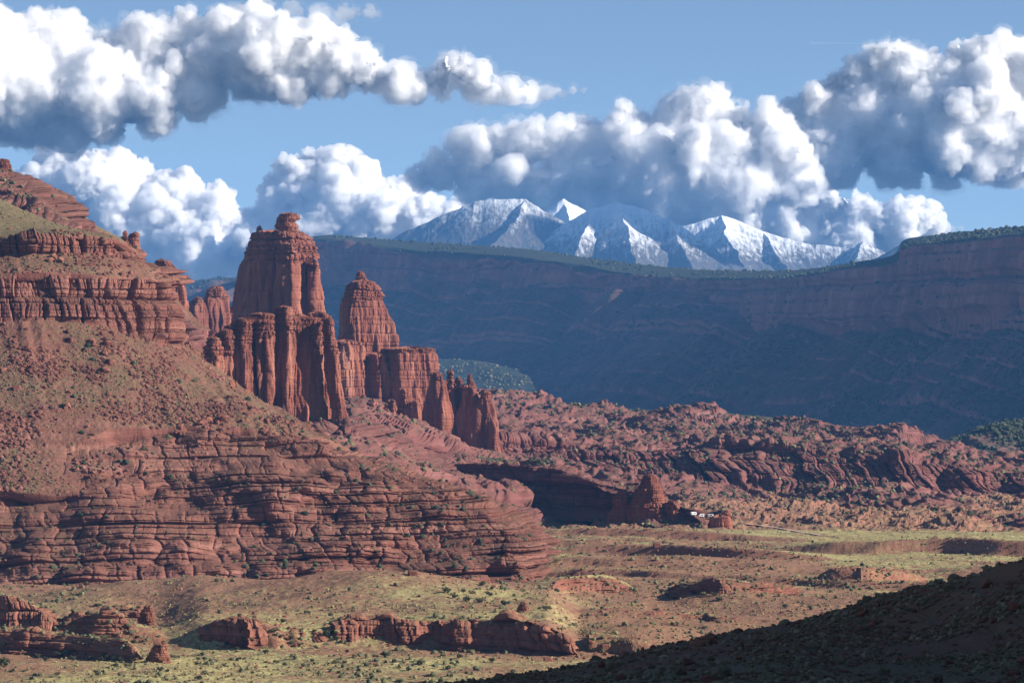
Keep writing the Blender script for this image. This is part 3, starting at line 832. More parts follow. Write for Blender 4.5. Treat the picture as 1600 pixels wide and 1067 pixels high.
mount('mountain', [[(560,400,16000),(640,360,16000),(700,334,16000),(748,314,16000),(790,310,16000),(824,312,16000),(866,345,16000),(905,372,16000),(990,425,16000)],
 [(822,313,16000),(805,345,15750),(775,375,15500),(740,410,15200)], [(845,330,16000),(862,375,15700),(880,420,15300)]], 0.62, (540, 1020, 14700, 16900), n_(420), n_(300), M['snowA'], 51)
mount('mountain', [[(800,362,17400),(852,332,17400),(881,309,17400),(905,323,17400),(950,348,17400)], [(881,314,17400),(890,350,17100),(900,385,16800)]], 0.7, (790, 980, 16600, 17800), 160, 120, M['snowW'], 52, amp=18)
mount('mountain', [[(840,392,15800),(880,356,15800),(918,327,15800),(962,316,15800),(1000,322,15800),(1062,352,15800),(1110,386,15800),(1180,432,15800)],
 [(965,317,15800),(978,352,15500),(990,400,15100),(1000,430,14800)], [(930,328,15800),(905,380,15400),(890,420,15100)], [(1040,340,15800),(1070,390,15400),(1090,430,15100)]], 0.66, (820, 1210, 14500, 16600), n_(380), n_(300), M['snowB'], 53, amp=26)
mount('mountain', [[(1020,372,16800),(1072,352,16800),(1122,336,16800),(1150,345,16800),(1192,362,16800),(1245,377,16800),(1310,386,16800),(1345,376,16800),(1380,392,16800),(1420,410,16800)],
 [(1122,337,16800),(1140,375,16450),(1160,420,16100)], [(1192,363,16800),(1215,395,16500),(1230,430,16200)], [(1345,377,16800),(1335,410,16500)]], 0.62, (1000, 1440, 15700, 17500), n_(400), n_(260), M['snowB'], 54, amp=22)
mount('mountain', [[(1340,420,15300),(1400,386,15300),(1440,369,15300),(1500,366,15300),(1600,372,15300)]], 0.6, (1320, 1640, 14400, 15800), 200, 120, M['forest'], 55, amp=10)

# ------------------------------------------------------------------ scrub, trees, rubble
def ico(sub):
    import bmesh
    bm = bmesh.new()
    bmesh.ops.create_icosphere(bm, subdivisions=sub, radius=1)
    V = np.array([v.co[:] for v in bm.verts]); T = np.array([[v.index for v in f.verts] for f in bm.faces])
    bm.free()
    return V, T
ICO1, ICO2, ICO3 = ico(1), ico(2), ico(3)

def plant_mat(name, a, b, c):
    m, nt, out = new_mat(name)
    T = NT(nt)
    at = T.n('ShaderNodeAttribute', attribute_name='tint')
    col = T.mix(T.ramp(at.outputs['Fac'], 0.0, 0.55), a, b)
    col = T.mix(T.ramp(at.outputs['Fac'], 0.55, 1.0), col, c)
    bs = T.n('ShaderNodeBsdfPrincipled'); bs.inputs['Roughness'].default_value = 0.9; bs.inputs['Specular IOR Level'].default_value = 0.1
    T.link(col, bs.inputs['Base Color']); T.link(bs.outputs[0], out.inputs['Surface'])
    return m
M['scrub'] = plant_mat('sage scrub', (.060, .065, .035), (.115, .115, .062), (.22, .20, .095))
M['sage'] = plant_mat('dry sage', (.10, .09, .045), (.15, .13, .065), (.22, .19, .10))
M['tree'] = plant_mat('juniper', (.030, .040, .022), (.055, .065, .035), (.095, .10, .055))
M['tuft'] = plant_mat('dry grass', (.14, .12, .06), (.26, .22, .105), (.36, .31, .15))
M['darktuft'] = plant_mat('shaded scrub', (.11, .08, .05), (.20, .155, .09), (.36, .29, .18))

def place(surf, n, seed, styles=None, minz=0.45, clump=60, box=None, bias=0.5, horizon=True):
    """points on a landform, spread evenly over what the photograph shows of it"""
    P, N, Wt = SURF[surf]
    S = screen(P)
    dS = np.abs(np.cross(np.gradient(S, axis=0), np.gradient(S, axis=1))) + 1e-6
    w = np.minimum(dS, 30)
    if styles and Wt:
        w = w * sum(Wt[c] * v for c, v in styles.items() if c in Wt)
    w = w * (N[..., 2] > minz) * (S[..., 0] > -15) * (S[..., 0] < 1615) * (S[..., 1] < 1080) * (P[..., 1] > 50)
    w = w * np.clip(fbm2(P[..., 0] / clump, P[..., 1] / clump, 3, seed) * 2.2 + bias, 0.02, 1)
    if box: w = w * (S[..., 0] > box[0]) * (S[..., 0] < box[2]) * (S[..., 1] > box[1]) * (S[..., 1] < box[3])
    rng = np.random.default_rng(seed)
    c = np.cumsum(w.ravel()); idx = np.searchsorted(c, rng.random(n) * c[-1])
    idx = np.clip(idx, 0, P[..., 0].size - 1)
    pts = P.reshape(-1, 3)[idx]
    return pts, N.reshape(-1, 3)[idx], rng

def clumps(name, pts, rng, size, mat, tall=0.8, kind='stuff', sub=1, flat=0.55, label=None):
    n = len(pts)
    r = size[0] + (size[1] - size[0]) * rng.random(n) ** 2.2
    B, T = (ICO1, ICO2, ICO3)[sub - 1]
    m = len(B)
    J = B[None] * (0.65 + 0.7 * rng.random((n, m, 1)))
    a = rng.random(n) * 6.283
    ca, sa = np.cos(a)[:, None], np.sin(a)[:, None]
    X = J[..., 0] * ca - J[..., 1] * sa; Y = J[..., 0] * sa + J[..., 1] * ca
    V = np.stack([X, Y * 0.9, (J[..., 2] * tall + flat * tall)], -1) * r[:, None, None] + pts[:, None, :]
    Fc = T[None] + (np.arange(n) * m)[:, None, None]
    tint = np.repeat(rng.random(n)[:, None], m, 1) * 0.75 + rng.random((n, m)) * 0.25
    o = build(name, V, Fc.reshape(-1, 3), mat, {'tint': tint, 'veg': np.zeros((n, m))})
    return tag(o, label, None, None, kind)

def scrub(surf, n, size, seed, mat='scrub', name='scrub', **k):
    tall = k.pop('tall', 0.8); sub = k.pop('sub', 1)
    pts, N, rng = place(surf, n, seed, **k)
    return clumps(name, pts, rng, size, M[mat], tall=tall, sub=sub)

scrub('hillside', 3200, (0.3, 0.8), 901, mat='sage', styles={'T': 1, 'G': 1.2, 'L': .12, 'K': .3}, clump=45)
scrub('hillside', 420, (0.6, 2.0), 902, mat='tree', styles={'T': .4, 'L': 1.2, 'G': .6}, clump=60, bias=0.1)
scrub('ridge', 1500, (0.7, 2.2), 903, styles={'T': 1, 'G': 1, 'L': .4, 'C': .1})
scrub('slickrock', 900, (0.7, 2.2), 904, styles={'T': 1, 'G': 1, 'L': .3, 'K': .6}, bias=.2)
scrub('slickrock_bench', 3600, (0.6, 2.2), 905, mat='tree', clump=110, bias=.15, minz=.6)
scrub('slickrock_bench', 5000, (0.8, 2.2), 906, clump=90)
scrub('cliff_ridge', 700, (0.6, 2.0), 907, styles={'T': 1, 'G': 1, 'L': .3})
scrub('valley_floor', 12000, (0.25, 0.9), 908, mat='sage', clump=70)
scrub('valley_floor', 4000, (0.4, 1.6), 918, clump=45, bias=0)
scrub('valley_floor', 9000, (0.2, 0.65), 909, mat='tuft', name='grass', clump=40)
scrub('mesa', 6000, (2.2, 6.0), 911, mat='tree', name='woodland', styles={'G': 3, 'M': .6, 'C': .25}, clump=330, minz=.3, bias=.15)
scrub('spur', 700, (2.5, 6.0), 914, mat='scrub', name='woodland', styles={'G': 1}, minz=.4)
scrub('hill', 300, (5, 10), 912, mat='tree', name='woodland', minz=.3)
scrub('knoll', 900, (2, 4.5), 913, mat='tree', name='woodland', minz=.3)
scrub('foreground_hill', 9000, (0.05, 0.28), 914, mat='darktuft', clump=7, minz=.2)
for q, sname in enumerate([k for k in SURF if k.startswith('scarp')]):
    scrub(sname, 260, (0.35, 1.3), 930 + q, styles={'G': 1, 'L': .4, 'T': .6, 'C': .05}, clump=20)

# loose stones fallen on the slopes
def stones(surf, n, size, seed, mat, **k):
    pts, N, rng = place(surf, n, seed, **k)
    return clumps('rubble', pts, rng, size, M[mat], tall=0.75, flat=0.2)
stones('hillside', 5000, (0.25, 1.8), 951, 'hill', styles={'T': 1, 'G': .4, 'L': .15}, clump=26, bias=-.1)
stones('valley_floor', 1500, (0.3, 1.3), 952, 'near', clump=45, bias=-.1)
stones('slickrock_bench', 1500, (0.8, 3.4), 953, 'bench', clump=90)
stones('foreground_hill', 5000, (0.04, 0.30), 954, 'dark', clump=6, minz=.2)
for q, sname in enumerate([k for k in SURF if k.startswith('scarp')]):
    stones(sname, 60, (0.3, 1.2), 960 + q, 'near', clump=15)

# ------------------------------------------------------------------ single shrubs, boulders, camp, road
SCR = {k: screen(v[0]) for k, v in SURF.items()}
def onto(px, py, tol=2.2, only=None):
    """the point of the ground that shows at this place of the photograph"""
    best = None
    for k, S in SCR.items():
        if only and k not in only: continue
        d = np.hypot(S[..., 0] - px, S[..., 1] - py)
        P = SURF[k][0]
        ok = (d < tol) & (P[..., 1] > 50)
        if ok.any():
            y = np.where(ok, P[..., 1], 1e9); j = np.unravel_index(y.argmin(), y.shape)
            if best is None or P[j][1] < best[1]: best = P[j]
    return best

def leaf_crown(seed, n=420):
    rng = np.random.default_rng(seed)
    lobes = [(rng.uniform(-.55, .55), rng.uniform(-.55, .55), rng.uniform(.45, 1.15), rng.uniform(.32, .55)) for _ in range(7)]
    V, Q = [], []
    for i in range(n):
        x, y, z, r = lobes[rng.integers(7)]
        d = rng.normal(size=3); d /= np.linalg.norm(d)
        c = np.array([x, y, z]) + d * r * rng.uniform(.6, 1.05) * np.array([1, 1, .85])
        c[2] = max(c[2], .08)
        a = rng.normal(size=3); a /= np.linalg.norm(a); b = np.cross(a, d + rng.normal(size=3) * .5); b /= np.linalg.norm(b) + 1e-9
        q = rng.uniform(.07, .16)
        k = len(V); V += [c - a * q, c + b * q * .8, c + a * q, c - b * q * .8]; Q.append((k, k + 1, k + 2, k + 3))
    V = np.array(V)
    return V, np.array(Q), np.repeat(rng.random(n), 4)

def trunk_mesh(seed):
    rng = np.random.default_rng(seed)
    V, Q = [], []
    for k in range(3):
        e = np.array([rng.uniform(-.4, .4), rng.uniform(-.4, .4), rng.uniform(.6, .9)])
        for j, t in enumerate((0, .5, 1)):
            r = .09 * (1 - .7 * t)
            for a in range(6):
                V.append(e * t + np.array([r * math.cos(a * 1.047), r * math.sin(a * 1.047), 0]))
        o = k * 18
        for j in range(2):
            for a in range(6):
                b = (a + 1) % 6
                Q.append((o + j * 6 + a, o + j * 6 + b, o + j * 6 + 6 + b, o + j * 6 + 6 + a))
    return np.array(V), np.array(Q)
M['bark'] = plant_mat('juniper bark', (.10, .07, .05), (.13, .10, .07), (.16, .12, .09))
crowns, trunks = [], []
for q in range(4):
    V, Q, t = leaf_crown(970 + q)
    o = build('crown', V, Q, M['tree'] if q < 3 else M['scrub'], {'tint': t}); crowns.append(o)
    V, Q = trunk_mesh(980 + q)
    trunks.append(build('trunk', V, Q, M['bark'], {'tint': np.full(len(V), .5)}))
first = [True] * 4
def shrub(pt, r, q, a, label, group):
    root = empty('juniper_bush', pt, label, 'bush', group)
    root.scale = (r, r, r * .85); root.rotation_euler = (0, 0, a)
    for src in (crowns[q], trunks[q]):
        if first[q]:
            c = src
        else:
            c = src.copy(); COL.objects.link(c)
        c.parent = root
    first[q] = False
    return root
rng0 = np.random.default_rng(77)
near_left = [(60,1027),(72,1031),(93,1025),(115,1031),(140,1029),(168,1028),(187,1032),(206,1031)]
meadow = [(280,1026),(310,1028),(318,1028),(322,1037),(350,1039),(362,1031),(373,1030),(381,1028),(319,1052),(525,1034),(540,1034),(561,1041),(432,1034),(590,1040),(640,1046),(700,1044),(250,1046),(150,1050),(90,1054),(40,1048)]
slope_ = [(415,1020),(455,997),(440,996),(517,987),(528,1001),(395,1000),(430,985),(470,1005),(543,1018),(600,1024),(545,1000)]
wash = [(712,933),(730,939),(750,939),(765,929),(770,919),(740,926),(724,922),(755,914),(700,925)]
knolls = [(1050,913),(1070,920),(1085,926),(1100,929),(1115,929),(1053,934),(1035,925),(1125,938)]
def put(lst, label, group, r=(1.0, 1.9), only=None):
    for px, py in lst:
        p = onto(px, py, only=only)
        if p is None: p = onto(px, py, tol=6)
        if p is None: continue
        shrub(tuple(p + np.array([0, 0, -0.1])), rng0.uniform(*r), int(rng0.integers(4)), rng0.uniform(0, 6.28), label, group)
put([(8, 1040)], 'largest dark juniper bush at the lower left corner, beside the layered scarp', None, (3.3, 3.4))
put([(512, 992)], 'tallest rounded juniper on the slope left of the long shadowed scarp', None, (2.4, 2.5))
put([(790, 945), ], 'round green bush just left of the lone dark red rock', None, (2.2, 2.3))
put([(855, 952)], 'round green bush just right of the lone dark red rock', None, (2.2, 2.3))
put(near_left, 'dark juniper bush in the row along the foot of the layered scarp', 'junipers along the layered scarp', (1.4, 2.1))
put(meadow, 'small juniper bush scattered on the yellow near meadow', 'junipers on the near meadow', (0.9, 1.7))
put(slope_, 'juniper bush on the broken red slope at the left end of the long scarp', 'junipers on the broken slope', (1.0, 1.9))
put(wash, 'bright green bush in the thicket at the foot of the hillside ledges', 'thicket below the ledges', (1.4, 2.4))
put(knolls, 'grey green bush in the cluster by the low red knolls', 'bushes by the low knolls', (1.4, 2.3))

pts, N_, rng_ = place('valley_floor', 210, 910, clump=100, bias=-.1)
for p in pts:
    q = int(rng_.integers(4)); r = rng_.uniform(.7, 1.9)
    o = bpy.data.objects.new('juniper_bush', crowns[q].data); COL.objects.link(o)
    o.location = tuple(p - np.array([0, 0, .1])); o.scale = (r, r, r * .85); o.rotation_euler = (0, 0, rng_.uniform(0, 6.28))
    tag(o, 'small dark bush dotted over the open valley floor', 'bush', 'bushes dotted over the valley floor', 'thing')

def rock_mesh(seed, sub=3):
    V, T = ICO3
    rng = np.random.default_rng(seed)
    V = V.copy()
    for _ in range(9):                                  # split faces
        n = rng.normal(size=3); n /= np.linalg.norm(n)
        h = rng.uniform(.45, .8); d = V @ n
        V = V - n * np.maximum(d - h, 0)[:, None]
    return V + rng.normal(size=V.shape) * .015, T
rocks = []
for q in range(5):
    V, T = rock_mesh(500 + q)
    me = bpy.data.meshes.new('boulder'); me.from_pydata(V.tolist(), [], T.tolist())
    me.attributes.new('veg', 'FLOAT', 'POINT')
    me.materials.append(M['hill'] if q % 2 else M['near'])
    rocks.append(me)
def boulder(pt, sc_, q, rot, label, group=None):
    o = bpy.data.objects.new('boulder', rocks[q]); COL.objects.link(o)
    o.location = tuple(pt); o.scale = sc_; o.rotation_euler = rot
    return tag(o, label, 'boulder', group, 'thing')
def many(surf, n, size, seed, label, group, **k):
    pts, N, rng = place(surf, n, seed, **k)
    for p in pts:
        r = rng.uniform(*size)
        boulder(p + np.array([0, 0, r * .25]), (r, r * rng.uniform(.7, 1.1), r * rng.uniform(.6, 1.0)), int(rng.integers(5)), (rng.uniform(-.4, .4), rng.uniform(-.4, .4), rng.uniform(0, 6.28)), label, group)
many('hillside', 60, (1.2, 3.2), 88, 'angular red boulder fallen on the scrubby slope of the hillside', 'boulders on the hillside slope', styles={'T': 1}, clump=35, bias=-.2)
many('valley_floor', 60, (0.7, 1.7), 89, 'small red boulder lying among the grass of the valley floor', 'boulders on the valley floor', clump=50, bias=-.2)
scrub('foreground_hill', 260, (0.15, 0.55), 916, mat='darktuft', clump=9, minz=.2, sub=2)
many('foreground_hill', 60, (0.2, 0.75), 90, 'dim stone on the shaded foreground hill', 'stones on the foreground hill', clump=6, minz=.2)
p = onto(1092, 1007)
if p is not None: boulder(p + np.array([0, 0, .1]), (1.15, .8, .55), 2, (0.1, -.42, 0.2), 'large tilted slab of pale rock on the edge of the dark foreground hill')
for px, py, r, lab in ((857, 1031, 2.3, 'low red boulder on bright grass just above the dark hill edge'), (945, 1012, 2.6, 'rounded red boulder at the foot of the gullied bank'), (1027, 852, 3.2, 'pale red boulder alone on the grassy terrace'), (646, 897, 3.2, 'upright pale boulder at the foot of the hillside ledges')):
    p = onto(px, py)
    if p is not None: boulder(p + np.array([0, 0, r * .3]), (r, r * .8, r * .7), 3, (0, 0.1, .6), lab)

def camper(px, py, a, label):
    p = onto(px, py, tol=4)
    if p is None: return
    import bmesh
    root = empty('camper_trailer', tuple(p), label, 'trailer', 'white trailers at the camp')
    root.rotation_euler = (0, 0, a)
    def box(name, sx, sy, sz, x, y, z, mat, bev=0.0):
        bm = bmesh.new(); bmesh.ops.create_cube(bm, size=1)
        for v in bm.verts: v.co = Vector((v.co.x * sx + x, v.co.y * sy + y, v.co.z * sz + z))
        if bev: bmesh.ops.bevel(bm, geom=bm.edges[:], offset=bev, segments=3, affect='EDGES')
        me = bpy.data.meshes.new(name); bm.to_mesh(me); bm.free(); me.materials.append(mat)
        o = bpy.data.objects.new(name, me); COL.objects.link(o); o.parent = root
    box('body', 4.4, 2.2, 2.1, 0, 0, 1.75, M['white'], .35)
    box('window', 1.8, .06, .6, .6, -1.11, 2.1, M['glass'])
    box('door', .7, .06, 1.6, -1.2, -1.11, 1.6, M['trim'])
    for x in (-.5, .5):
        bm = bmesh.new(); bmesh.ops.create_cone(bm, cap_ends=True, segments=16, radius1=.38, radius2=.38, depth=2.1)
        for v in bm.verts: v.co = Vector((v.co.x + x, v.co.z, v.co.y + .38))
        me = bpy.data.meshes.new('wheel'); bm.to_mesh(me); bm.free(); me.materials.append(M['rubber'])
        o = bpy.data.objects.new('wheel', me); COL.objects.link(o); o.parent = root
def plain(name, col, rough=.5):
    m, nt, out = new_mat(name)
    T = NT(nt); bs = T.n('ShaderNodeBsdfPrincipled'); bs.inputs['Roughness'].default_value = rough
    geo = T.n('ShaderNodeNewGeometry')
    T.link(T.mix(T.math('MULTIPLY', T.noise(geo.outputs['Position'], 1.5, 3), .3), col, tuple(v * .7 for v in col)), bs.inputs['Base Color'])
    T.link(bs.outputs[0], out.inputs['Surface'])
    return m
M['white'] = plain('white panel', (.8, .8, .8)); M['glass'] = plain('dark glass', (.03, .04, .05), .15); M['trim'] = plain('grey door', (.45, .45, .46)); M['rubber'] = plain('tyre', (.02, .02, .02), .8)
camper(1098, 806, 0.15, 'white camper trailer left of its neighbours beside the small rectangular tower')
camper(1112, 806, -0.1, 'white camper trailer nearest to the small rectangular tower')
camper(1080, 804, 0.4, 'pale camper trailer set apart at the left of the camp')

def road():
    L = [(1156, 816), (1175, 818), (1198, 820), (1222, 824), (1245, 828), (1268, 832), (1292, 836)]
    pts = []
    for (a, b), (c, d) in zip(L[:-1], L[1:]):
        for t in np.linspace(0, 1, 8, endpoint=False):
            p = onto(a + (c - a) * t, b + (d - b) * t, only=('valley_floor', 'slickrock_bench'))
            if p is not None: pts.append(p)
    pts = np.array(pts)
    pts[:, 2] = np.convolve(np.pad(pts[:, 2], 3, mode='edge'), np.ones(7) / 7, 'valid') + 0.25
    pts[:, 1] = np.convolve(np.pad(pts[:, 1], 6, mode='edge'), np.ones(13) / 13, 'valid')
    d = np.gradient(pts, axis=0); d[:, 2] = 0; d /= np.linalg.norm(d, axis=1, keepdims=True)
    n = np.stack([-d[:, 1], d[:, 0], d[:, 2]], -1)
    V = np.stack([pts - n * 2.2, pts + n * 2.2], 1)
    tag(build('dirt_road', V, grid_quads(len(pts), 2), plain('dusty road', (.45, .29, .21), .9)), kind='structure')
road()

# ------------------------------------------------------------------ clouds
def remeshed(V, T, vox):
    me = bpy.data.meshes.new('tmp'); me.from_pydata(V.tolist(), [], T.tolist())
    o = bpy.data.objects.new('tmp', me); COL.objects.link(o)
    md = o.modifiers.new('r', 'REMESH'); md.mode = 'VOXEL'; md.voxel_size = vox; md.adaptivity = 0
    dg = bpy.context.evaluated_depsgraph_get()
    e = o.evaluated_get(dg); m2 = e.to_mesh()
    A = np.empty(len(m2.vertices) * 3, f32); m2.vertices.foreach_get('co', A)
    B = np.empty(len(m2.loops), np.int32); m2.loops.foreach_get('vertex_index', B)
    N = np.empty(len(m2.vertices) * 3, f32); m2.vertices.foreach_get('normal', N)
    e.to_mesh_clear(); bpy.data.objects.remove(o); bpy.data.meshes.remove(me)
    return A.reshape(-1, 3), N.reshape(-1, 3), B.reshape(-1, 4)

def biggest(A, N, Q, keep):
    # drop the hollows left inside and stray crumbs outside
    lab = np.arange(len(A))
    e = np.concatenate([Q[:, [0, 1]], Q[:, [1, 2]], Q[:, [2, 3]], Q[:, [3, 0]]])
    while True:
        m = np.minimum(lab[e[:, 0]], lab[e[:, 1]])
        l2 = lab.copy()
        np.minimum.at(l2, e[:, 0], m); np.minimum.at(l2, e[:, 1], m)
        l2 = l2[l2]; l2 = l2[l2]
        if (l2 == lab).all(): break
        lab = l2
    u, inv, cnt = np.unique(lab, return_inverse=True, return_counts=True)
    ok = cnt[inv] > keep * len(A)
    new = np.cumsum(ok) - 1
    Q = Q[ok[Q].all(1)]
    return A[ok], N[ok], new[Q].astype(np.int32)

def cloud_mat(name, dens, aniso=0.3):
    m, nt, out = new_mat(name)
    v = nt.nodes.new('ShaderNodeVolumeScatter')
    v.inputs['Color'].default_value = (1, 1, 1, 1)
    v.inputs['Density'].default_value = dens
    v.inputs['Anisotropy'].default_value = aniso
    nt.links.new(v.outputs[0], out.inputs['Volume'])
    return m

def core_mat():
    m, nt, out = new_mat('cloud core')
    T = NT(nt)
    bs = T.n('ShaderNodeBsdfPrincipled')
    bs.inputs['Base Color'].default_value = (.985, .985, .985, 1); bs.inputs['Roughness'].default_value = 1; bs.inputs['Specular IOR Level'].default_value = 0
    bs.inputs['Subsurface Weight'].default_value = 1.0
    bs.inputs['Subsurface Radius'].default_value = (1, 1, 1)
    bs.inputs['Subsurface Scale'].default_value = 90
    geo = T.n('ShaderNodeNewGeometry')
    bp = T.n('ShaderNodeBump'); bp.inputs['Strength'].default_value = 0.5; bp.inputs['Distance'].default_value = 25
    T.link(T.noise(geo.outputs['Position'], 0.02, 5, 0.6), bp.inputs['Height']); T.link(bp.outputs[0], bs.inputs['Normal'])
    T.link(bs.outputs[0], out.inputs['Surface'])
    return m
CORE = core_mat()

CF = 1.32
def cloud(label, discs, Y, dens, seed, squash=1.0, vox=22, billow=1.0, wisp=1.0, base=None, keep=0.04):
    rng = np.random.default_rng(seed)
    Y = Y * CF
    dens = dens / CF; vox = vox * CF
    k = Y / F
    vs, ts, off = [], [], 0
    allp = []
    for (px, py, r) in discs:
        allp.append((px, py, r * 0.86, rng.uniform(-1, 1) * r * 0.4))
        for q in range(7):
            a = rng.uniform(-0.5, math.pi + 0.5); b = rng.uniform(-1, 1)
            rr = r * rng.uniform(0.25, 0.45)
            d = r * 0.78
            allp.append((px + d * math.cos(a) * math.cos(b), py - d * math.sin(a) * math.cos(b), rr, d * math.sin(b) - r * 0.2))
    for (px, py, r, dy) in list(allp):
        if r < 9: continue
        for q in range(9):
            a = rng.uniform(-0.7, math.pi + 0.7); b = rng.uniform(-1.1, 1.1)
            d = r * 0.92
            allp.append((px + d * math.cos(a) * math.cos(b), py - d * math.sin(a) * math.cos(b), r * rng.uniform(0.16, 0.34), dy + d * math.sin(b)))
    for (px, py, r, dy) in allp:
        c = np.array(W(px, py, Y)) + np.array([0, dy * k, 0])
        B_, T_ = ICO3 if r > 14 else ICO2
        vs.append(B_ * r * k * np.array([1, 1.1, squash]) + c); ts.append(T_ + off); off += len(B_)
    A, N, Q = biggest(*remeshed(np.concatenate(vs), np.concatenate(ts), vox), keep)
    def bil(P, s, sd):
        s = s * CF
        n = vn3(P[:, 0] / s, P[:, 1] / s, P[:, 2] / s, sd) * 2 - 1
        return np.sqrt(n * n + 0.004)
    d = (bil(A, 230, seed) - 0.35) * 80 + (bil(A, 95, seed + 1) - 0.35) * 58 + (bil(A, 44, seed + 2) - 0.35) * 38 + (bil(A, 21, seed + 7) - 0.35) * 22
    d = (d + fbm3(A, 400 * CF, 2, seed + 3) * 60) * CF
    B = A + N * (d * billow)[:, None]
    if base is not None:
        zb = W(0, base, Y)[2] + fbm3(A, 160 * CF, 3, seed + 9) * 22 * CF
        B[:, 2] = np.where(B[:, 2] < zb, zb + (B[:, 2] - zb) * 0.22, B[:, 2])
    if dens * CF < 0.015:
        o = build('cloud', B, Q, cloud_mat('cloud vapour', dens))
    else:
        o = build('cloud', B - N * 28 * CF, Q, CORE, smooth=True)
        build('vapour_skin', B + N * ((22 + fbm3(A, 34 * CF, 3, seed + 8, gain=.65) * 34) * CF)[:, None], Q, cloud_mat('cloud vapour', dens), parent=o)
    if wisp > 0:
        e = (26 + fbm3(A, 120 * CF, 3, seed + 5, gain=0.7) * 110 + fbm3(A, 30 * CF, 2, seed + 6) * 34) * CF
        build('wisp', B + N * (e * wisp)[:, None], Q, cloud_mat('thin vapour', dens * 0.13), parent=o)
    tag(o, label, 'cloud', None, 'thing')
    return o

cloud('broad grey bellied cloud bank filling the upper left of the sky', [(40,78,54),(95,85,50),(0,130,105),(60,165,78),(150,145,84),(165,190,48),(235,185,40),(215,80,48),(240,60,42),(292,65,46),(350,85,58),(300,125,60),(420,75,66),(470,95,60),(525,108,48),(578,122,34),(400,120,52),(220,140,60),(450,118,40),(-60,120,110),(30,215,30),(120,210,36),(610,128,22)], 24000, 0.018, 101, vox=13)
cloud('small ragged white cloud trailing right of the upper left bank', [(650,138,20),(680,128,24),(705,112,32),(735,130,28),(690,143,20),(765,146,18),(795,149,13),(815,149,9),(630,140,14)], 24500, 0.0155, 102, vox=9, wisp=.8, base=158)
cloud('thin pale wisp of cloud at the tail of the ragged cloud', [(822,148,12),(840,146,13),(858,144,14),(878,145,12),(895,142,13),(912,142,10)], 24600, 0.012, 103, vox=8, wisp=.9, billow=.5)
cloud('faint flat cloud streak at the top edge of the sky', [(370,18,14),(410,12,20),(455,14,14),(500,20,14),(545,22,18),(580,22,14)], 25500, 0.006, 104, squash=0.6, vox=10, wisp=.6, billow=.5, keep=.005)
cloud('tall white cumulus rising behind the hillside', [(78,265,34),(110,258,26),(60,300,40),(150,270,38),(205,290,44),(265,312,48),(325,342,50),(120,320,80),(220,360,85),(310,395,70),(372,372,44),(400,410,48),(350,430,50),(30,290,30),(290,440,50)], 30000, 0.032, 105, vox=12, wisp=.3)
cloud('white cumulus between the tallest rock tower and the snowy mountains', [(462,272,34),(500,262,34),(530,270,30),(438,315,44),(560,295,38),(612,315,36),(665,332,34),(500,335,70),(590,350,60),(690,352,34),(720,342,26),(420,370,50),(640,360,44),(750,350,22),(470,385,40),(402,352,34),(385,398,50),(345,425,40)], 29000, 0.032, 106, vox=12, wisp=.3)
cloud('long grey and white cloud above the snowy mountains', [(660,275,20),(690,268,30),(740,245,38),(795,228,40),(840,222,38),(885,228,38),(930,235,40),(985,212,42),(1062,178,40),(1112,186,44),(1150,208,38),(1000,260,70),(900,275,58),(1100,258,84),(790,285,42),(1165,295,54),(960,305,44),(1060,315,48),(1190,240,48),(850,300,36),(1120,330,36),(740,290,30),(1205,195,34),(1222,240,46),(1240,285,40)], 24500, 0.020, 107, vox=13, base=345)
cloud('largest heaped white cloud with dark hollows on the right', [(1308,130,20),(1340,110,30),(1375,100,36),(1415,118,44),(1350,180,64),(1262,185,48),(1450,180,84),(1510,110,36),(1545,98,36),(1600,112,48),(1530,200,95),(1400,245,62),(1560,255,48),(1300,250,60),(1235,250,48),(1480,275,32),(1420,282,26),(1590,270,34)], 28500, 0.018, 108, vox=13, base=290)
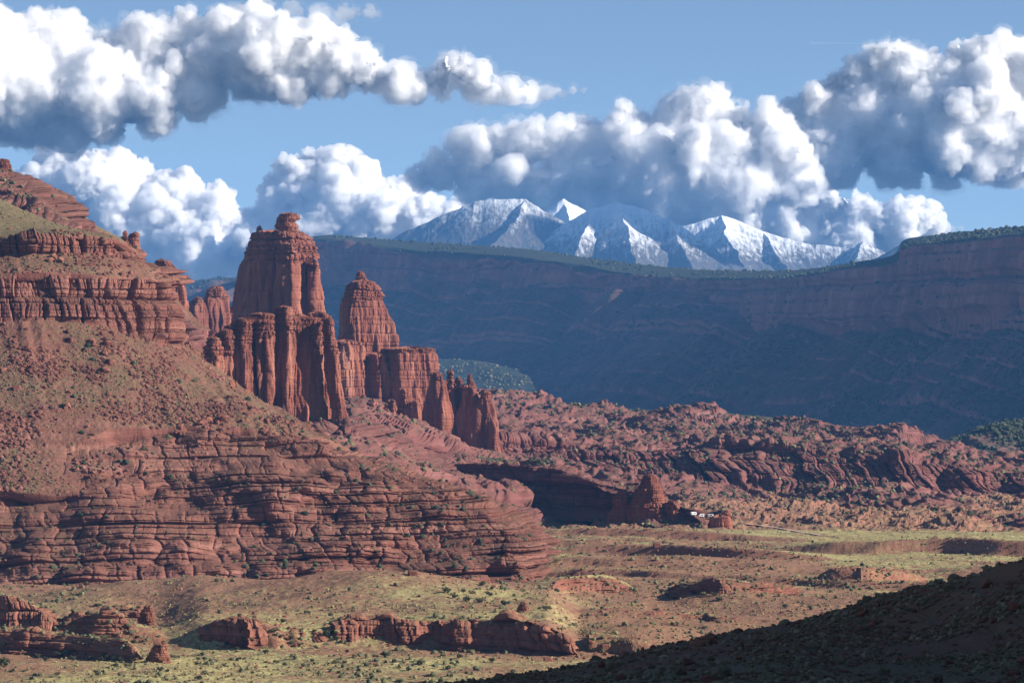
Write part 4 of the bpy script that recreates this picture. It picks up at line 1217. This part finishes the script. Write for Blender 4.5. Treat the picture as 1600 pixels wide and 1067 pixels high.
cloud('brilliant white low cumulus beyond the right end of the mountains', [(1240,308,28),(1285,326,36),(1345,335,42),(1405,346,42),(1448,355,26),(1215,350,36),(1330,370,46),(1400,378,36),(1270,370,46),(1180,350,34),(1150,345,26)], 34000, 0.035, 109, vox=11, wisp=.2)
cloud('tiny white puff just above the mesa skyline', [(1490,358,7),(1502,356,6)], 29000, 0.014, 110, vox=8, billow=0.35, wisp=0)

sp = np.array(W(985, 360, 15800 * KF)) + SUN * 6200
scx, scy = 800 + sp[0] * F / sp[1], HY - (sp[2] - ZC) * F / sp[1]
cloud('cloud standing off to the right that shades the middle snowy peak', [(scx, scy, 70), (scx + 60, scy + 10, 70), (scx - 60, scy + 20, 60), (scx + 20, scy + 60, 60)], sp[1] / CF, 0.02, 111, vox=30, wisp=0)
def contrail():
    a, b = np.array(W(1263, 67.5, 40000)), np.array(W(1366, 68.5, 40000))
    t = np.linspace(0, 1, 24)[:, None]; an = np.linspace(0, 2 * math.pi, 8, endpoint=False)
    C = a + (b - a) * t
    r = 4 + 12 * np.linspace(1, 0.2, 24)
    V = C[:, None, :] + r[:, None, None] * np.stack([np.zeros(8), np.cos(an), np.sin(an)], -1)[None]
    V[0] = C[0]; V[-1] = C[-1]
    o = build('contrail', V, grid_quads(24, 8, True), cloud_mat('ice trail', 0.004))
    tag(o, 'thin straight white contrail in the blue sky above the right clouds', 'contrail', None, 'thing')
contrail()

# ------------------------------------------------------------------ haze
def haze_box():
    x0, x1, y0, y1, z0, z1 = -5000, 5000, -200, 26500, -175, 1120
    V = np.array([(x, y, z) for z in (z0, z1) for y in (y0, y1) for x in (x0, x1)])
    Q = np.array([(0, 2, 3, 1), (4, 5, 7, 6), (0, 1, 5, 4), (2, 6, 7, 3), (0, 4, 6, 2), (1, 3, 7, 5)])
    m, nt, out = new_mat('haze')
    v = nt.nodes.new('ShaderNodeVolumePrincipled')
    v.inputs['Color'].default_value = HAZE_COLOR
    v.inputs['Density'].default_value = HAZE_DENSITY
    v.inputs['Anisotropy'].default_value = 0.0
    nt.links.new(v.outputs[0], out.inputs['Volume'])
    o = build('haze', V, Q, m)
    tag(o, 'thin blue air between the viewer and the far mesa', kind='stuff')
haze_box()
